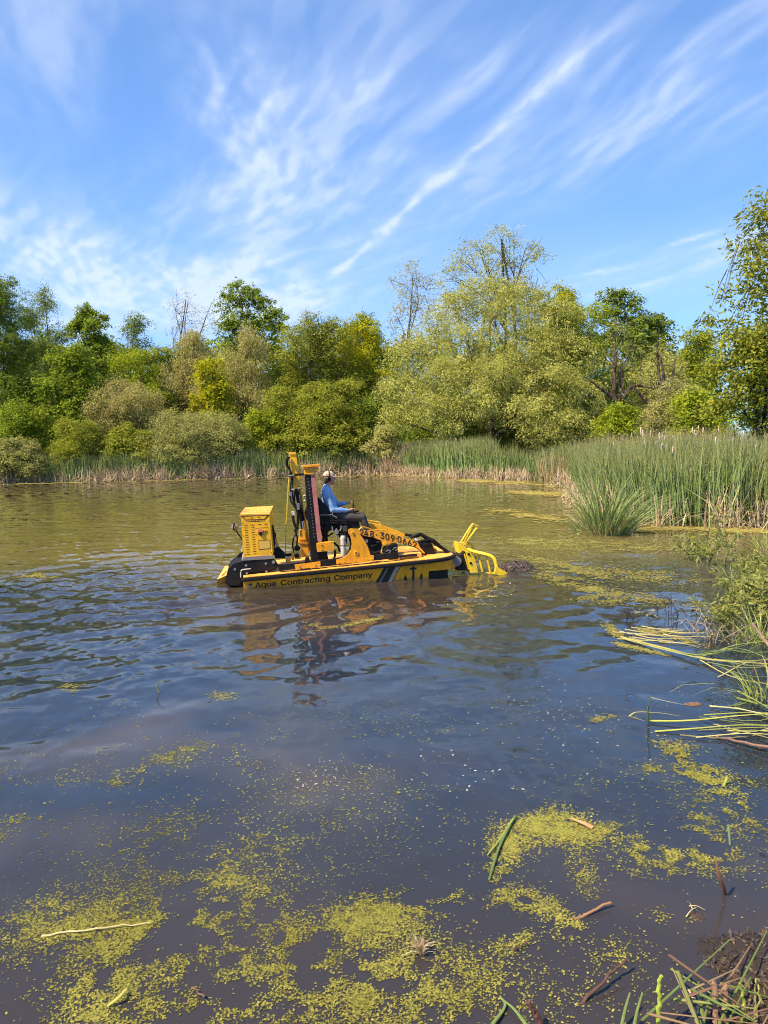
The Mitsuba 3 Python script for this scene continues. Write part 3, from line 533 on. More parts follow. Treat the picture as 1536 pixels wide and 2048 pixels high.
# hull: the plan is rounded at the bow, the stern is cut open for the paddle between the pontoons; deck and gunwale rise to the bow
def plan(inset=0.0, s1=None):
    q = spline([(2.9, 0), (3.45, .015), (3.78, .10), (3.95, .30), (4.0, .60), (4.0, 1.25), (3.95, 1.52), (3.78, 1.72), (3.45, 1.80), (2.9, 1.82)], 45)
    p = Polygon([(0, 0)] + q.tolist() + [(0, 1.82)]).buffer(-inset)
    return p.intersection(shapely.box(-1, -1, s1, 3)) if s1 else p
notch = shapely.box(-.5, .52, .62, 1.22)
def slab(poly, z0, top):
    m = trimesh.creation.extrude_polygon(poly, 1.0, engine='earcut'); v = m.vertices
    z = np.where(v[:, 2] < .5, z0, HT(v[:, 0]) + top)
    return BO + v[:, :1] * FV + v[:, 1:2] * TV + z[:, None] * [0, 0, 1], m.faces
hull = MB()
def leaned(poly, z0, top):
    m = trimesh.creation.extrude_polygon(poly, 1.0, engine='earcut'); m = m.subdivide().subdivide(); v = m.vertices
    z = z0 + (HT(v[:, 0]) + top - z0) * v[:, 2]; t = v[:, 1] + lean(v[:, 0], z) * np.clip(1 - v[:, 1] / .5, 0, 1) - lean(v[:, 0], z) * np.clip(1 - (1.82 - v[:, 1]) / .5, 0, 1)
    return BO + v[:, :1] * FV + t[:, None] * TV + z[:, None] * [0, 0, 1], m.faces
hull.add(*leaned(plan(0, 3.42).difference(notch), -.25, -.004)); hull.add(*leaned(plan(.004).difference(shapely.box(-1, -1, 3.38, 3)), .17, -.006))
put('hull', hull, 'yellow_paint', BOAT, smooth=30)
put('bow_underside', slab(plan(.10).difference(shapely.box(-1, -1, 3.36, 3)), -.2, -.16), 'rubber', BOAT)
m = trimesh.creation.extrude_polygon(plan(.002).difference(notch), 1.0, engine='earcut'); v = m.vertices
put('deck', (BO + v[:, :1] * FV + v[:, 1:2] * TV + (HT(v[:, :1]) - .012 + .012 * v[:, 2:]) * [0, 0, 1], m.faces), 'deck_paint', BOAT)
q = [p for p in np.array(plan(-.012).exterior.coords)[:-1]]; i0 = int(np.argmin([a + abs(b) for a, b in q])); q = np.array(q[i0:] + q[:i0])
if q[5][1] > 1: q = q[::-1]
k = np.argmax(q[:, 0] * 0 + (q[:, 1] > 1.75) * (q[:, 0] < .2)); q = q[:k + 1] if k > 3 else q
q = np.array([q[0]] + [LineString(q).interpolate(d).coords[0] for d in np.linspace(.02, LineString(q).length, 70)])
def rail(dz, hh, ww, mat, name):
    d = np.gradient(q, axis=0); nrm = np.stack([d[:, 1], -d[:, 0]], 1); nrm /= np.linalg.norm(nrm, axis=1, keepdims=True); v = []
    for (a, b) in [(-.01, -hh), (ww, -hh * .75), (ww + .008, 0), (ww, hh * .75), (-.01, hh)]:
        e = q + nrm * a; v.append(BO + e[:, :1] * FV + e[:, 1:] * TV + (HT(e[:, :1]) + dz + b) * [0, 0, 1])
    v = np.stack(v, 1); n = len(q); i, j = np.meshgrid(np.arange(n - 1), np.arange(5), indexing='ij')
    f = np.stack([i * 5 + j, i * 5 + (j + 1) % 5, (i + 1) * 5 + (j + 1) % 5, (i + 1) * 5 + j], -1).reshape(-1, 4)
    f = np.vstack([f[:, [0, 1, 2]], f[:, [0, 2, 3]], [[0, 1, 2], [0, 2, 3], [0, 3, 4]], np.array([[0, 2, 1], [0, 3, 2], [0, 4, 3]]) + 5 * (n - 1)])
    put(name, (v.reshape(-1, 3), f), mat, BOAT, smooth=50)
rail(-.046, .036, .030, 'rubber', 'rub_rail')
# far pontoon's sloping stern
A, B, C, D = at(434, 1159, .12), at(450, 1132, .14), W(.05, 1.80, .245), W(.05, 1.18, .245)
lo = [p * [1, 1, 0] + [0, 0, -.2] for p in (A, B, C, D)]; v = np.array([A, B, C, D] + lo)
put('stern_ramp', (v, [[0, 1, 2, 3], [0, 3, 7, 4], [1, 0, 4, 5], [2, 1, 5, 6], [3, 2, 6, 7], [7, 6, 5, 4]]), 'deck_paint', BOAT)

# lettering and marks on the near side
for wd, xa, ya, xb, yb in [('Aqua', 510, 1176.3, 552, 1172.4), ('Contracting', 560.5, 1171.6, 661, 1162.2), ('Company', 667.5, 1161.5, 745.5, 1154.2)]:
    mb = MB(); place_text(wd, (xa, ya), (xb, yb), -.003, .094, mb); put('lettering', mb, 'decal_black', BOAT, label='black company name lettering on the near side of the hull' if wd == 'Contracting' else None)
for pts, mat in [([(745, 1115), (975, 1095), (835, 1395), (598, 1400)], 'decal_black'), ([(988, 1094), (1055, 1088), (905, 1392), (838, 1395)], 'decal_grey'), ([(1061, 1088), (1076, 1086), (926, 1390), (912, 1391)], 'decal_black')]:
    plate('diagonal_stripe', V(2, pts), -.003, .006, mat)
for dx in (70, 85): plate('pinstripe', V(2, [(745 + dx, 1111), (752 + dx, 1110), (608 + dx, 1398), (600 + dx, 1399)]), -.006, .004, 'decal_grey')
cross = Polygon([st(*p, 0) for p in V(2, [(1297, 1072), (1335, 1070), (1350, 1390), (1302, 1392)])]).union(Polygon([st(*p, 0) for p in V(2, [(1254, 1117), (1377, 1106), (1377, 1144), (1254, 1152)])]))
put('cross_mark', solid(cross, -.004, .002), 'decal_black', BOAT)
for pts in ([(1165, 1248), (1183, 1275), (1186, 1300), (1212, 1310), (1198, 1325), (1206, 1362), (1160, 1368), (1143, 1352), (1145, 1305), (1156, 1280)], [(1478, 1218), (1500, 1255), (1506, 1330), (1490, 1346), (1438, 1337), (1446, 1318), (1456, 1300), (1462, 1262)]):
    plate('kneeling_figure_mark', V(2, pts), -.004, .006, 'decal_black')
plate('flag_mark', V(5, [(703, 1612), (756, 1606), (756, 1646), (703, 1652)]), -.004, .006, 'decal_black')
for i in range(4): plate('flag_stripe', V(5, [(650, 1622 + 18 * i), (700 + 56 * (i > 1), 1617 + 18 * i - 6 * (i > 1)), (700 + 56 * (i > 1), 1625 + 18 * i - 6 * (i > 1)), (650, 1630 + 18 * i)]), -.004, .006, 'decal_grey')

# beams and plates along the near side
plate('side_beam', [(558, 1130), (690, 1116), (749, 1110), (797, 1105.5), (797, 1116), (749, 1121.5), (690, 1129), (558, 1142)], .14, .09, 'black_paint')
plate('side_beam', V(2, [(1030, 880), (1385, 845), (1385, 885), (1030, 915)]), .2, .08, 'black_paint')
plate('beam_bracket', V(4, [(285, 1245), (775, 1184), (777, 1280), (297, 1337)]), .10, .035, 'yellow_paint')
plate('beam_foot', V(4, [(395, 1335), (580, 1312), (585, 1375), (398, 1398)]), .08, .06, 'rubber')
for x, y in [(380, 1285), (685, 1252)]: bolt(*V(4, [(x, y)])[0], .10, .018)
for x, y in [(435, 1352), (550, 1342)]: bolt(*V(4, [(x, y)])[0], .08, .010)
arch = V(4, [(1085, 1150), (1085, 1237), ]) [::-1] + V(4, [(1200, 1120), (1300, 1050), (1370, 950), (1385, 850), (1362, 720), (1318, 640), (1322, 570), (1345, 552), (1372, 546)]) + V(2, [(180, 365), (270, 382), (295, 480), (370, 580), (430, 690), (470, 800), (490, 868), (555, 872), (558, 970), (540, 978)])
plate('arch_plate', arch, .10, .035, 'yellow_paint', soft=.006)
for k, x, y, r in [(2, 148, 440, .030), (2, 212, 822, .042), (2, 425, 948, .022), (2, 515, 940, .022), (4, 1130, 1200, .022), (4, 1222, 1192, .022)]:
    b = bolt(*V(k, [(x, y)])[0], .10, r, 'bright_yellow'); bolt(*V(k, [(x, y)])[0], .082, r * .42, 'slot_dark', BOAT, 'bolt', .008)

# loader arms with the telephone number
arm = [(714, 1059.6)] + V(2, [(290, 392), (510, 390), (830, 440), (1100, 520), (1390, 618), (1445, 720), (1536, 822), (1536, 835), (1500, 832), (1420, 745), (1340, 702), (1180, 655), (990, 622), (880, 640), (800, 692), (740, 692), (710, 645), (700, 590), (560, 532), (300, 482)])
plate('loader_arm', arm, .42, .07, 'yellow_paint', soft=.004)
bolt(*V(2, [(762, 648)])[0], .42, .032, 'bright_yellow')
for ch, x, y, s in [('2', 268, 488, .02), ('4', 356, 500, .03), ('8', 470, 516, .06), ('-', 582, 528, .1), ('3', 670, 545, .12), ('0', 765, 566, .18), ('9', 868, 592, .2), ('-', 965, 588, .2), ('0', 997, 614, .22), ('6', 1096, 648, .26), ('6', 1192, 680, .28), ('2', 1292, 706, .3)]:
    wpx = {'-': 34 if x < 900 else 24}.get(ch, 92 if ch == '4' else 86); mb = MB(); a, b = V(2, [(x, y), (x + wpx, y + wpx * s)]); place_text(ch, a, b, .417, .118, mb); put('number_lettering', mb, 'decal_black', BOAT)
far = V(2, [(420, 252), (500, 255), (690, 290), (900, 360), (1080, 430), (1165, 470), (1130, 515), (860, 440), (600, 380), (420, 320)])
plate('loader_arm', far, 1.22, .16, 'bright_yellow', soft=.004)
pipe('grab_rail', [(*p, .45) for p in V(2, [(262, 385), (318, 332), (345, 326), (450, 348), (525, 392)])], .011, 'yellow_paint')
pipe('grab_rail', [(*p, .47) for p in V(2, [(555, 385), (640, 378), (780, 386), (815, 402), (832, 436)])], .011, 'yellow_paint')
pipe('grab_rail', [(*p, 1.30) for p in V(2, [(425, 196), (640, 232), (662, 242), (692, 290)])], .012, 'bright_yellow')

# generator
gt, gd = .25, .75
G = numbered(BOAT + '__generator')
face = V(5, [(540, 300), (1088, 286), (1157, 1060), (605, 1097)]); back = V(5, [(640, 172), (1156, 143)])
fb = np.array([on(*p, gt) for p in face]); bb = np.array([on(*p, gt + gd) for p in back]); dn = bb + (fb[[3, 2]] - fb[[0, 1]])
v = np.array([fb[0], fb[1], fb[2], fb[3], bb[0], bb[1], dn[1], dn[0]])
put('generator', (v, [[0, 3, 2, 1], [4, 5, 6, 7], [0, 4, 7, 3], [1, 2, 6, 5], [3, 7, 6, 2]]), 'bright_yellow', BOAT)
lid = np.array([fb[0], fb[1], bb[1], bb[0]]); cen = lid.mean(0); lid = cen + (lid - cen) * 1.045
put('lid', (np.vstack([lid + [0, 0, .004], lid + [0, 0, .028]]), [[3, 2, 1, 0], [4, 5, 6, 7], [0, 1, 5, 4], [1, 2, 6, 5], [2, 3, 7, 6], [3, 0, 4, 7]]), 'deck_paint', G, label='sun-bleached lid')
for a in (.16, .42, .66):
    e0, e1 = lid[0] * (1 - a) + lid[3] * a, lid[1] * (1 - a) + lid[2] * a; put('lid_rib', tube([e0 + [0, 0, .03], e1 + [0, 0, .03]], .009, 5), 'deck_paint', G)
f0 = gt - .004
for i in range(13):
    for (xa, ya, xb, yb, w) in [(610, 490, 660, 1046, 62), (745, 484, 783, 1032, 58)]:
        x, y = xa + (xb - xa) * i / 12, ya + (yb - ya) * i / 12
        plate('louver', V(5, [(x, y - 5), (x + w, y - 9), (x + w, y + 4), (x, y + 8)]), f0, .008, 'slot_dark', G)
for x, y, w in [(872, 470, 58), (998, 465, 56)]: plate('slot', V(5, [(x, y - 6), (x + w, y - 9), (x + w, y + 5), (x, y + 8)]), f0, .008, 'slot_dark', G)
plate('grille', V(5, [(556, 318), (1085, 290), (1062, 330), (1005, 388), (880, 418), (765, 416), (655, 408), (612, 365)]), f0, .007, 'slot_dark', G)
plate('grille_band', V(5, [(596, 326), (1048, 300), (1010, 345), (985, 362), (640, 376), (622, 350)]), f0 - .004, .005, 'bright_yellow', G)
for x, y in [(735, 340), (865, 331)]: plate('slot', V(5, [(x, y), (x + 52, y - 3), (x + 52, y + 11), (x, y + 14)]), f0 - .007, .005, 'slot_dark', G)
for i in range(8): x = 668 + 42 * i; plate('grille_tooth', V(5, [(x, 384), (x + 22, 383), (x + 22, 402), (x, 404)]), f0 - .003, .005, 'brass', G)
plate('control_strip', V(5, [(822, 540), (1062, 522), (1062, 530), (822, 548)]), f0, .007, 'slot_dark', G)
put('switch_knob', solid(Point(st(*V(5, [(915, 598)])[0], f0)).buffer(.045, quad_segs=4), f0 - .03, f0), 'red_knob', G)
plate('switch_plate', V(5, [(880, 620), (950, 612), (958, 660), (935, 688), (905, 684), (882, 655)]), f0 - .034, .04, 'rubber', G)
for x in (970, 1005, 1038): plate('switch', V(5, [(x, 590), (x + 14, 589), (x + 14, 622), (x, 624)]), f0 - .006, .012, 'rubber', G)
plate('switch', V(5, [(1020, 650), (1066, 648), (1066, 657), (1020, 660)]), f0, .006, 'rubber', G)
plate('service_door', V(5, [(876, 775), (1106, 762), (1116, 935), (893, 962)]), f0, .009, 'slot_dark', G)
plate('service_panel', V(5, [(886, 790), (1098, 776), (1106, 925), (902, 946)]), f0 - .004, .006, 'brass', G)
for x, y in [(575, 445), (1080, 405), (600, 692), (628, 1050), (1130, 1012), (840, 668)]: bolt(*V(5, [(x, y)])[0], gt, .009, 'slot_dark', G, 'screw', .006)
plate('generator_tray', V(5, [(600, 1098), (1162, 1058), (1168, 1122), (1150, 1130), (562, 1166)]), .22, .80, 'dull_grey')
plate('stern_side_plate', V(5, [(250, 1600), (250, 1500), (280, 1400), (322, 1312), (400, 1232), (500, 1196), (640, 1172), (1150, 1122), (1212, 1162), (1285, 1275), (1200, 1332), (740, 1384), (572, 1432), (540, 1480), (530, 1640), (290, 1640)]), .24, .04, 'black_paint')
plate('paddle_housing', V(5, [(262, 1610), (262, 1500), (290, 1405), (330, 1320), (400, 1245), (500, 1208), (640, 1185), (1140, 1135), (1200, 1260), (900, 1500), (540, 1660), (300, 1650)]), .29, .85, 'rubber')
plate('stern_far_plate', V(5, [(420, 1215), (455, 1105), (520, 1022), (590, 998), (640, 1020), (640, 1200)]), 1.1, .05, 'black_paint')
for x, y in [(430, 1330), (645, 1255), (660, 1405), (1025, 1220), (1035, 1375)]: bolt(*V(5, [(x, y)])[0], .24, .022, 'steel')
bolt(*V(5, [(1170, 1190)])[0], .24, .030, 'steel')
pipe('bent_handle', [(*p, .10) for p in V(5, [(540, 1490), (540, 1385), (560, 1350), (590, 1336), (660, 1330), (735, 1318)])], .011, 'white_paint')
p = on(*V(5, [(432, 522)])[0], .6); m = trimesh.creation.icosphere(3, .068); m.vertices *= [1, .8, 1]; put('work_lamp', (m.vertices + p, m.faces), 'dull_grey', BOAT, smooth=True)
p2 = p + [-.01, -.03, .01]; m = trimesh.creation.torus(.062, .012, 20, 8); m.vertices = m.vertices @ np.array([[0, 0, 1], [0, 1, 0], [-1, 0, 0]]).T; put('lamp_rim', (m.vertices + p2, m.faces), 'rubber', BOAT, smooth=True)
pipe('lamp_stem', [(*q_, .62) for q_ in V(5, [(445, 570), (500, 660), (580, 770)])], .013, 'rubber')
pipe('lamp_stem', [(*q_, .62) for q_ in V(5, [(480, 520), (550, 515)])], .014, 'chrome', smooth=False)
pipe('chrome_fitting', [(*q_, .5) for q_ in V(5, [(562, 870), (572, 915), (562, 985)])], .022, 'chrome')
pipe('cable', [(*q_, .5) for q_ in V(5, [(440, 1105), (370, 1170), (330, 1230), (300, 1270)])], .007, 'rubber')
pipe('cable', [(*q_, .9) for q_ in V(5, [(275, 1365), (190, 1450), (140, 1560), (135, 1650)])], .008, 'rubber')
plate('exhaust_mount', V(5, [(1125, 565), (1172, 490), (1190, 600), (1225, 662), (1216, 742), (1196, 900), (1205, 1060), (1155, 1062)]), .55, .2, 'black_paint')
plate('mast_brace', V(5, [(1200, 935), (1225, 900), (1255, 905), (1390, 1060), (1400, 1120), (1200, 1120)]), .75, .05, 'black_paint')
plate('far_beam', V(5, [(1195, 1055), (1536, 1025), (1640, 1018), (1640, 1075), (1195, 1105)]), 1.3, .08, 'black_paint')
pipe('cable', [(*q_, .6) for q_ in V(5, [(1210, 810), (1240, 890), (1330, 980), (1430, 1075)])], .008, 'rubber')
pipe('cable', [(*q_, .62) for q_ in V(5, [(1225, 760), (1270, 900), (1380, 1010), (1480, 1140)])], .007, 'rubber')

# folded crane
CR = numbered(BOAT + '__crane')
plate('crane', V(7, [(130, 106), (140, 98), (215, 97), (224, 120), (232, 200), (272, 460), (258, 600), (200, 606), (165, 420), (150, 250)]), .78, .14, 'bright_yellow', soft=.004)
plate('tip_cap', V(7, [(128, 102), (222, 96), (224, 128), (134, 132)]), .76, .18, 'bright_yellow', CR)
plate('folded_arm', V(7, [(266, 560), (292, 600), (332, 900), (412, 1330), (424, 1480), (388, 1472), (350, 1150), (300, 850), (262, 605)]), .84, .09, 'yellow_paint', CR)
plate('folded_arm', V(7, [(205, 610), (250, 610), (330, 1100), (350, 1190), (300, 1190), (240, 830)]), .92, .05, 'black_paint', CR)
pipe('cylinder', [(*p, .80) for p in V(7, [(236, 640), (312, 1060)])], .042, 'rubber', CR, smooth=False, sides=10)
pipe('piston_rod', [(*p, .78) for p in V(7, [(268, 690), (328, 1180)])], .016, 'chrome', CR, smooth=False)
plate('slew_bracket', V(7, [(275, 1195), (345, 1190), (352, 1325), (388, 1372), (398, 1480), (372, 1562), (310, 1560), (300, 1450), (258, 1362), (275, 1320)]), .74, .2, 'yellow_paint', CR, soft=.004)
for pts in ([(272, 1310), (350, 1302), (350, 1322), (274, 1330)], [(258, 1356), (386, 1362), (386, 1376), (262, 1374)]): plate('bracket_lip', V(7, pts), .71, .24, 'yellow_paint', CR)
for a, b in [((222, 1198), (262, 1192)), ((165, 630), (205, 620)), ((245, 610), (285, 606)), ((120, 436), (300, 408)), ((130, 235), (165, 228)), ((330, 715), (355, 702)), ((335, 785), (352, 775))]:
    pipe('pin', [(*p, .72) for p in V(7, [a, b])], .020, 'steel' if a[0] > 150 else 'dull_grey', CR, smooth=False)
plate('link_bar', V(7, [(205, 400), (355, 396), (355, 422), (205, 426)]), .6, .1, 'black_paint', CR)
hoses = [[(135, 170), (98, 190), (85, 250), (105, 310), (140, 350), (155, 430), (160, 470)], [(140, 165), (110, 205), (100, 260), (130, 330), (160, 400), (172, 480), (180, 600)], [(160, 480), (150, 560), (150, 640), (140, 720), (160, 800), (225, 890), (245, 1000), (240, 1130)], [(170, 620), (175, 720), (190, 800), (235, 870), (250, 1000), (250, 1180)], [(240, 1170), (225, 1240), (190, 1300), (178, 1400), (190, 1470), (215, 1500)], [(205, 640), (200, 760), (215, 850), (250, 900), (262, 1100)], [(180, 960), (190, 1060), (220, 1150), (240, 1200)], [(130, 300), (150, 420), (170, 520), (185, 610)], [(200, 1180), (240, 1290), (235, 1400), (245, 1480)]]
for i, h in enumerate(hoses): pipe('hose', [(*p, .72 + .03 * (i % 3)) for p in V(7, h)], .016 if i not in (6,) else .026, 'rubber', CR, 18)
plate('hose_clamp', V(7, [(165, 930), (200, 926), (208, 978), (172, 984)]), .68, .08, 'white_paint', CR)
plate('valve_block', V(7, [(232, 815), (272, 812), (275, 905), (240, 908)]), .69, .08, 'dull_grey', CR)
plate('valve_block', V(7, [(135, 665), (165, 660), (168, 705), (138, 710)]), .69, .08, 'steel', CR)
pump = plate('pump_block', V(7, [(203, 1485), (290, 1478), (296, 1590), (212, 1596)]), .55, .2, 'brass', CR)
bolt(*V(7, [(237, 1545)])[0], .55, .045, 'rubber', CR, 'pump_port', .03); plate('pump_bracket', V(7, [(164, 1496), (196, 1496), (200, 1606), (166, 1606)]), .55, .15, 'yellow_paint', CR)
m = trimesh.creation.icosphere(2, .055); put('accumulator', (m.vertices + on(*V(7, [(240, 1440)])[0], .65), m.faces), 'rubber', CR, smooth=True)
plate('strap', V(6, [(668, 330), (676, 330), (654, 700), (645, 985), (639, 985), (648, 700)]), .95, .03, 'strap_yellow', label='thin yellow strap hanging from the crane')
m = trimesh.creation.icosphere(2, .05); put('strap_hook', (m.vertices * [1, .7, 1.3] + on(*V(5, [(1455, 1150)])[0], .6), m.faces), 'brass', BOAT, smooth=True)

# spud post with its row of holes, red side and yellow cap
PO = numbered(BOAT + '__spud_post')
plate('spud_post', V(7, [(345, 398), (438, 398), (452, 520), (522, 1340), (545, 1600), (436, 1605), (375, 800)]), .44, .13, 'black_paint')
for i in range(20): x, y = 392 + (482 - 392) * i / 19, 470 + 860 * i / 19; bolt(*V(7, [(x, y)])[0], .44, .010, 'steel', PO, 'pin_hole', .004)
plate('red_side', V(7, [(428, 418), (488, 408), (582, 1338), (525, 1350)]), .425, .10, 'post_red', PO, label='faded red side of the post')
plate('cap_plate', V(7, [(308, 288), (556, 266), (556, 298), (312, 312)]), .36, .30, 'yellow_paint', PO); plate('cap_gusset', V(7, [(345, 312), (536, 300), (520, 330), (470, 372), (456, 412), (345, 408)]), .40, .2, 'yellow_paint', PO)
plate('post_foot', V(4, [(590, 765), (715, 760), (725, 1160), (600, 1165)]), .40, .25, 'black_paint', PO)
plate('control_box', V(4, [(706, 836), (1030, 800), (1042, 965), (720, 1000)]), .32, .16, 'yellow_paint')
for x, y in [(805, 872), (815, 962)]: bolt(*V(4, [(x, y)])[0], .32, .014, 'slot_dark')
plate('tank', V(4, [(735, 1000), (905, 985), (905, 1040), (870, 1165), (740, 1170)]), .5, .4, 'black_paint')
pipe('hose', [(*p, .45) for p in V(4, [(1050, 960), (1060, 1040), (1045, 1100), (1020, 1150)])], .022, 'rubber')
plate('deck_winch', V(4, [(505, 1105), (560, 1100), (585, 1180), (570, 1235), (480, 1235), (478, 1180)]), .12, .12, 'black_paint')

# seat, controls and what hangs under them
plate('seat_back', V(7, [(516, 725), (545, 735), (600, 800), (700, 910), (735, 960), (700, 985), (560, 995), (545, 900), (520, 850)]), .58, .46, 'rubber', soft=.02)
plate('head_rest', V(7, [(380, 1065), (355, 950), (395, 850), (440, 825), (470, 860), (470, 1060)]), .75, .3, 'rubber', soft=.03)
plate('seat_pan', V(7, [(555, 985), (760, 972), (935, 1045), (935, 1105), (565, 1100)]), .58, .5, 'black_paint', soft=.01)
plate('console', V(1, [(520, 1160), (940, 1130), (960, 1300), (740, 1330), (722, 1430), (620, 1440), (600, 1330), (520, 1320)]), .66, .4, 'rubber')
plate('console', V(1, [(190, 1210), (520, 1195), (540, 1300), (400, 1330), (240, 1330)]), .75, .3, 'rubber')
plate('relay_box', V(1, [(632, 1272), (716, 1268), (716, 1372), (634, 1376)]), .52, .1, 'dark_green')
plate('filter', V(1, [(482, 1350), (500, 1340), (512, 1310), (526, 1340), (548, 1350), (546, 1420), (482, 1420)]), .5, .08, 'dull_grey'); pipe('filter_stem', [(*p, .53) for p in V(1, [(518, 1420), (524, 1530)])], .014, 'dull_grey', smooth=False)
for pts in ([(428, 1270), (440, 1370), (485, 1378)], [(596, 1260), (594, 1330), (560, 1356)]): pipe('pipe', [(*p, .52) for p in V(1, pts)], .012, 'steel')
for pts in ([(195, 1215), (330, 1212), (520, 1200)], [(190, 1060), (300, 1055), (440, 1052)], [(330, 1175), (450, 1165), (690, 1160)], [(240, 1225), (246, 1380), (262, 1536)], [(300, 1330), (290, 1440), (300, 1536)], [(200, 1180), (250, 1100), (300, 1070)], [(430, 1010), (434, 1060), (470, 1080), (520, 1110)], [(255, 1160), (300, 1090), (380, 1130), (520, 1180)], [(280, 1180), (340, 1100), (420, 1100), (640, 1180)]):
    pipe('frame_tube', [(*p, .54) for p in V(1, pts)], .011, 'dull_grey' if pts[0][1] < 1100 else 'rubber')
for pts in ([(640, 1120), (660, 1260), (590, 1400), (650, 1530)], [(650, 1380), (700, 1440), (690, 1536)], [(540, 1420), (600, 1500), (700, 1560)], [(300, 1480), (380, 1440), (440, 1400)]): pipe('hose', [(*p, .6) for p in V(1, pts)], .016, 'rubber')
for k, (pts, r) in enumerate([([(1250, 640), (1330, 700), (1375, 840), (1330, 1000), (1240, 1080)], .035), ([(870, 480), (860, 640), (900, 800), (880, 1000), (900, 1150)], .03), ([(790, 450), (800, 560), (830, 700), (820, 800)], .02), ([(980, 780), (1060, 840), (1120, 900), (1150, 1000)], .02)]): pipe('hose', [(*p, .62) for p in V(4, pts)], r, 'rubber')
plate('pedestal', V(4, [(860, 400), (1000, 390), (1000, 560), (920, 620), (905, 1020), (850, 1030), (850, 600)]), .72, .25, 'black_paint')
plate('pedestal', V(4, [(1000, 400), (1280, 420), (1290, 560), (1210, 650), (1140, 700), (1010, 600)]), .8, .25, 'black_paint')
EX = thing('fire_extinguisher', 'white fire extinguisher strapped upright behind the yellow arch plate', 'fire extinguisher')
a, b = on(*V(4, [(1204, 715)])[0], .34), on(*V(4, [(1220, 1072)])[0], .34); ax = (b - a)
put('cylinder', tube([a - ax * .10, a - ax * .07, a, a + ax * .04, b - ax * .03, b], [.014, .03, .046, .048, .048, .040], 14), 'white_paint', EX, smooth=50)
put('valve', tube([a - ax * .20, a - ax * .10], [.02, .016], 8), 'rubber', EX); put('handle', tube([a - ax * .17 - FV * .05, a - ax * .20 + FV * .05], .012, 6), 'rubber', EX)
put('band', tube([a + ax * .42, a + ax * .46], .052, 14), 'rubber', EX); put('hose', tube(spline([a - ax * .12, a - ax * .1 + FV * .07, a + ax * .15 + FV * .075, a + ax * .4 + FV * .06], 10), .008, 5), 'rubber', EX)

# engine, battery box and hoses on the foredeck
plate('engine_block', V(2, [(330, 495), (560, 535), (690, 600), (712, 680), (692, 730), (685, 850), (510, 868), (470, 790), (420, 640)]), .52, .5, 'rubber', soft=.01)
for pts in ([(500, 700), (620, 660), (700, 630)], [(520, 620), (600, 600), (690, 575)], [(530, 830), (600, 815), (670, 800)]): pipe('engine_pipe', [(*p, .5) for p in V(2, pts)], .026, 'rubber')
pipe('engine_pipe', [(*p, .48) for p in V(2, [(600, 622), (680, 600)])], .010, 'steel', smooth=False)
plate('white_fitting', V(2, [(395, 570), (425, 560), (445, 590), (440, 620), (405, 622)]), .48, .05, 'white_paint')
plate('battery_box', V(2, [(752, 845), (790, 745), (830, 692), (900, 660), (1012, 655), (1014, 790), (1040, 908), (940, 935), (900, 855)]), .30, .30, 'rubber', soft=.006)
pipe('box_handle', [(*p, .28) for p in V(2, [(925, 765), (940, 735), (1000, 728), (1005, 765), (960, 778)])], .010, 'dull_grey'); pipe('box_handle', [(*p, .28) for p in V(2, [(790, 800), (830, 770), (880, 790), (840, 820)])], .010, 'dull_grey')
pts = [on(*V(2, [(1022, 868)])[0], .30), on(*V(2, [(1470, 822)])[0], .30), on(*V(2, [(1250, 690)])[0], 1.25), on(*V(2, [(1020, 705)])[0], 1.25)]
put('fore_hatch', (np.array(pts + [p - [0, 0, .12] for p in pts]), [[0, 1, 2, 3], [7, 6, 5, 4], [0, 4, 5, 1], [1, 5, 6, 2], [2, 6, 7, 3], [3, 7, 4, 0]]), 'deck_paint', BOAT)
plate('hose_drum', V(3, [(90, 400), (130, 345), (250, 320), (285, 400), (300, 460), (205, 472)]), .55, .5, 'rubber', soft=.01)
plate('lift_link', V(3, [(275, 380), (300, 385), (345, 450), (330, 460), (290, 455)]), .9, .05, 'bright_yellow')
rg = np.random.default_rng(5)
for i in range(8):
    o = rg.normal(0, 10, 2); pipe('hose', [(x + o[0] + rg.normal(0, 4), y + o[1] + rg.normal(0, 5), .6 + .05 * (i % 4)) for x, y in V(3, [(20, 262), (80, 240), (130, 238), (215, 285), (310, 350), (420, 425), (510, 480)])] if 0 else [(px + rg.normal(0, 1.4), py + rg.normal(0, 1.2) + o[1] * .12, .55 + .06 * (i % 5)) for px, py in V(3, [(10, 275), (80, 240), (130, 238), (215, 285), (310, 345), (420, 420), (505, 475)])], .022 - .002 * (i % 3), 'rubber', n=18)
for i in range(3): pipe('hose', [(px, py + i * 1.5, .5 + .05 * i) for px, py in V(3, [(120, 305), (200, 290), (270, 285), (330, 330), (400, 400)])], .012, 'rubber')
plate('white_fitting', V(3, [(52, 292), (75, 272), (98, 290), (80, 306)]), .5, .08, 'white_paint')
for i in range(4): pipe('hose', [(px + rg.normal(0, 1.5), py + rg.normal(0, 1), 1.0 + .07 * i) for px, py in V(2, [(1165, 470), (1260, 495), (1350, 510), (1450, 470), (1536, 500)])], .02, 'rubber')

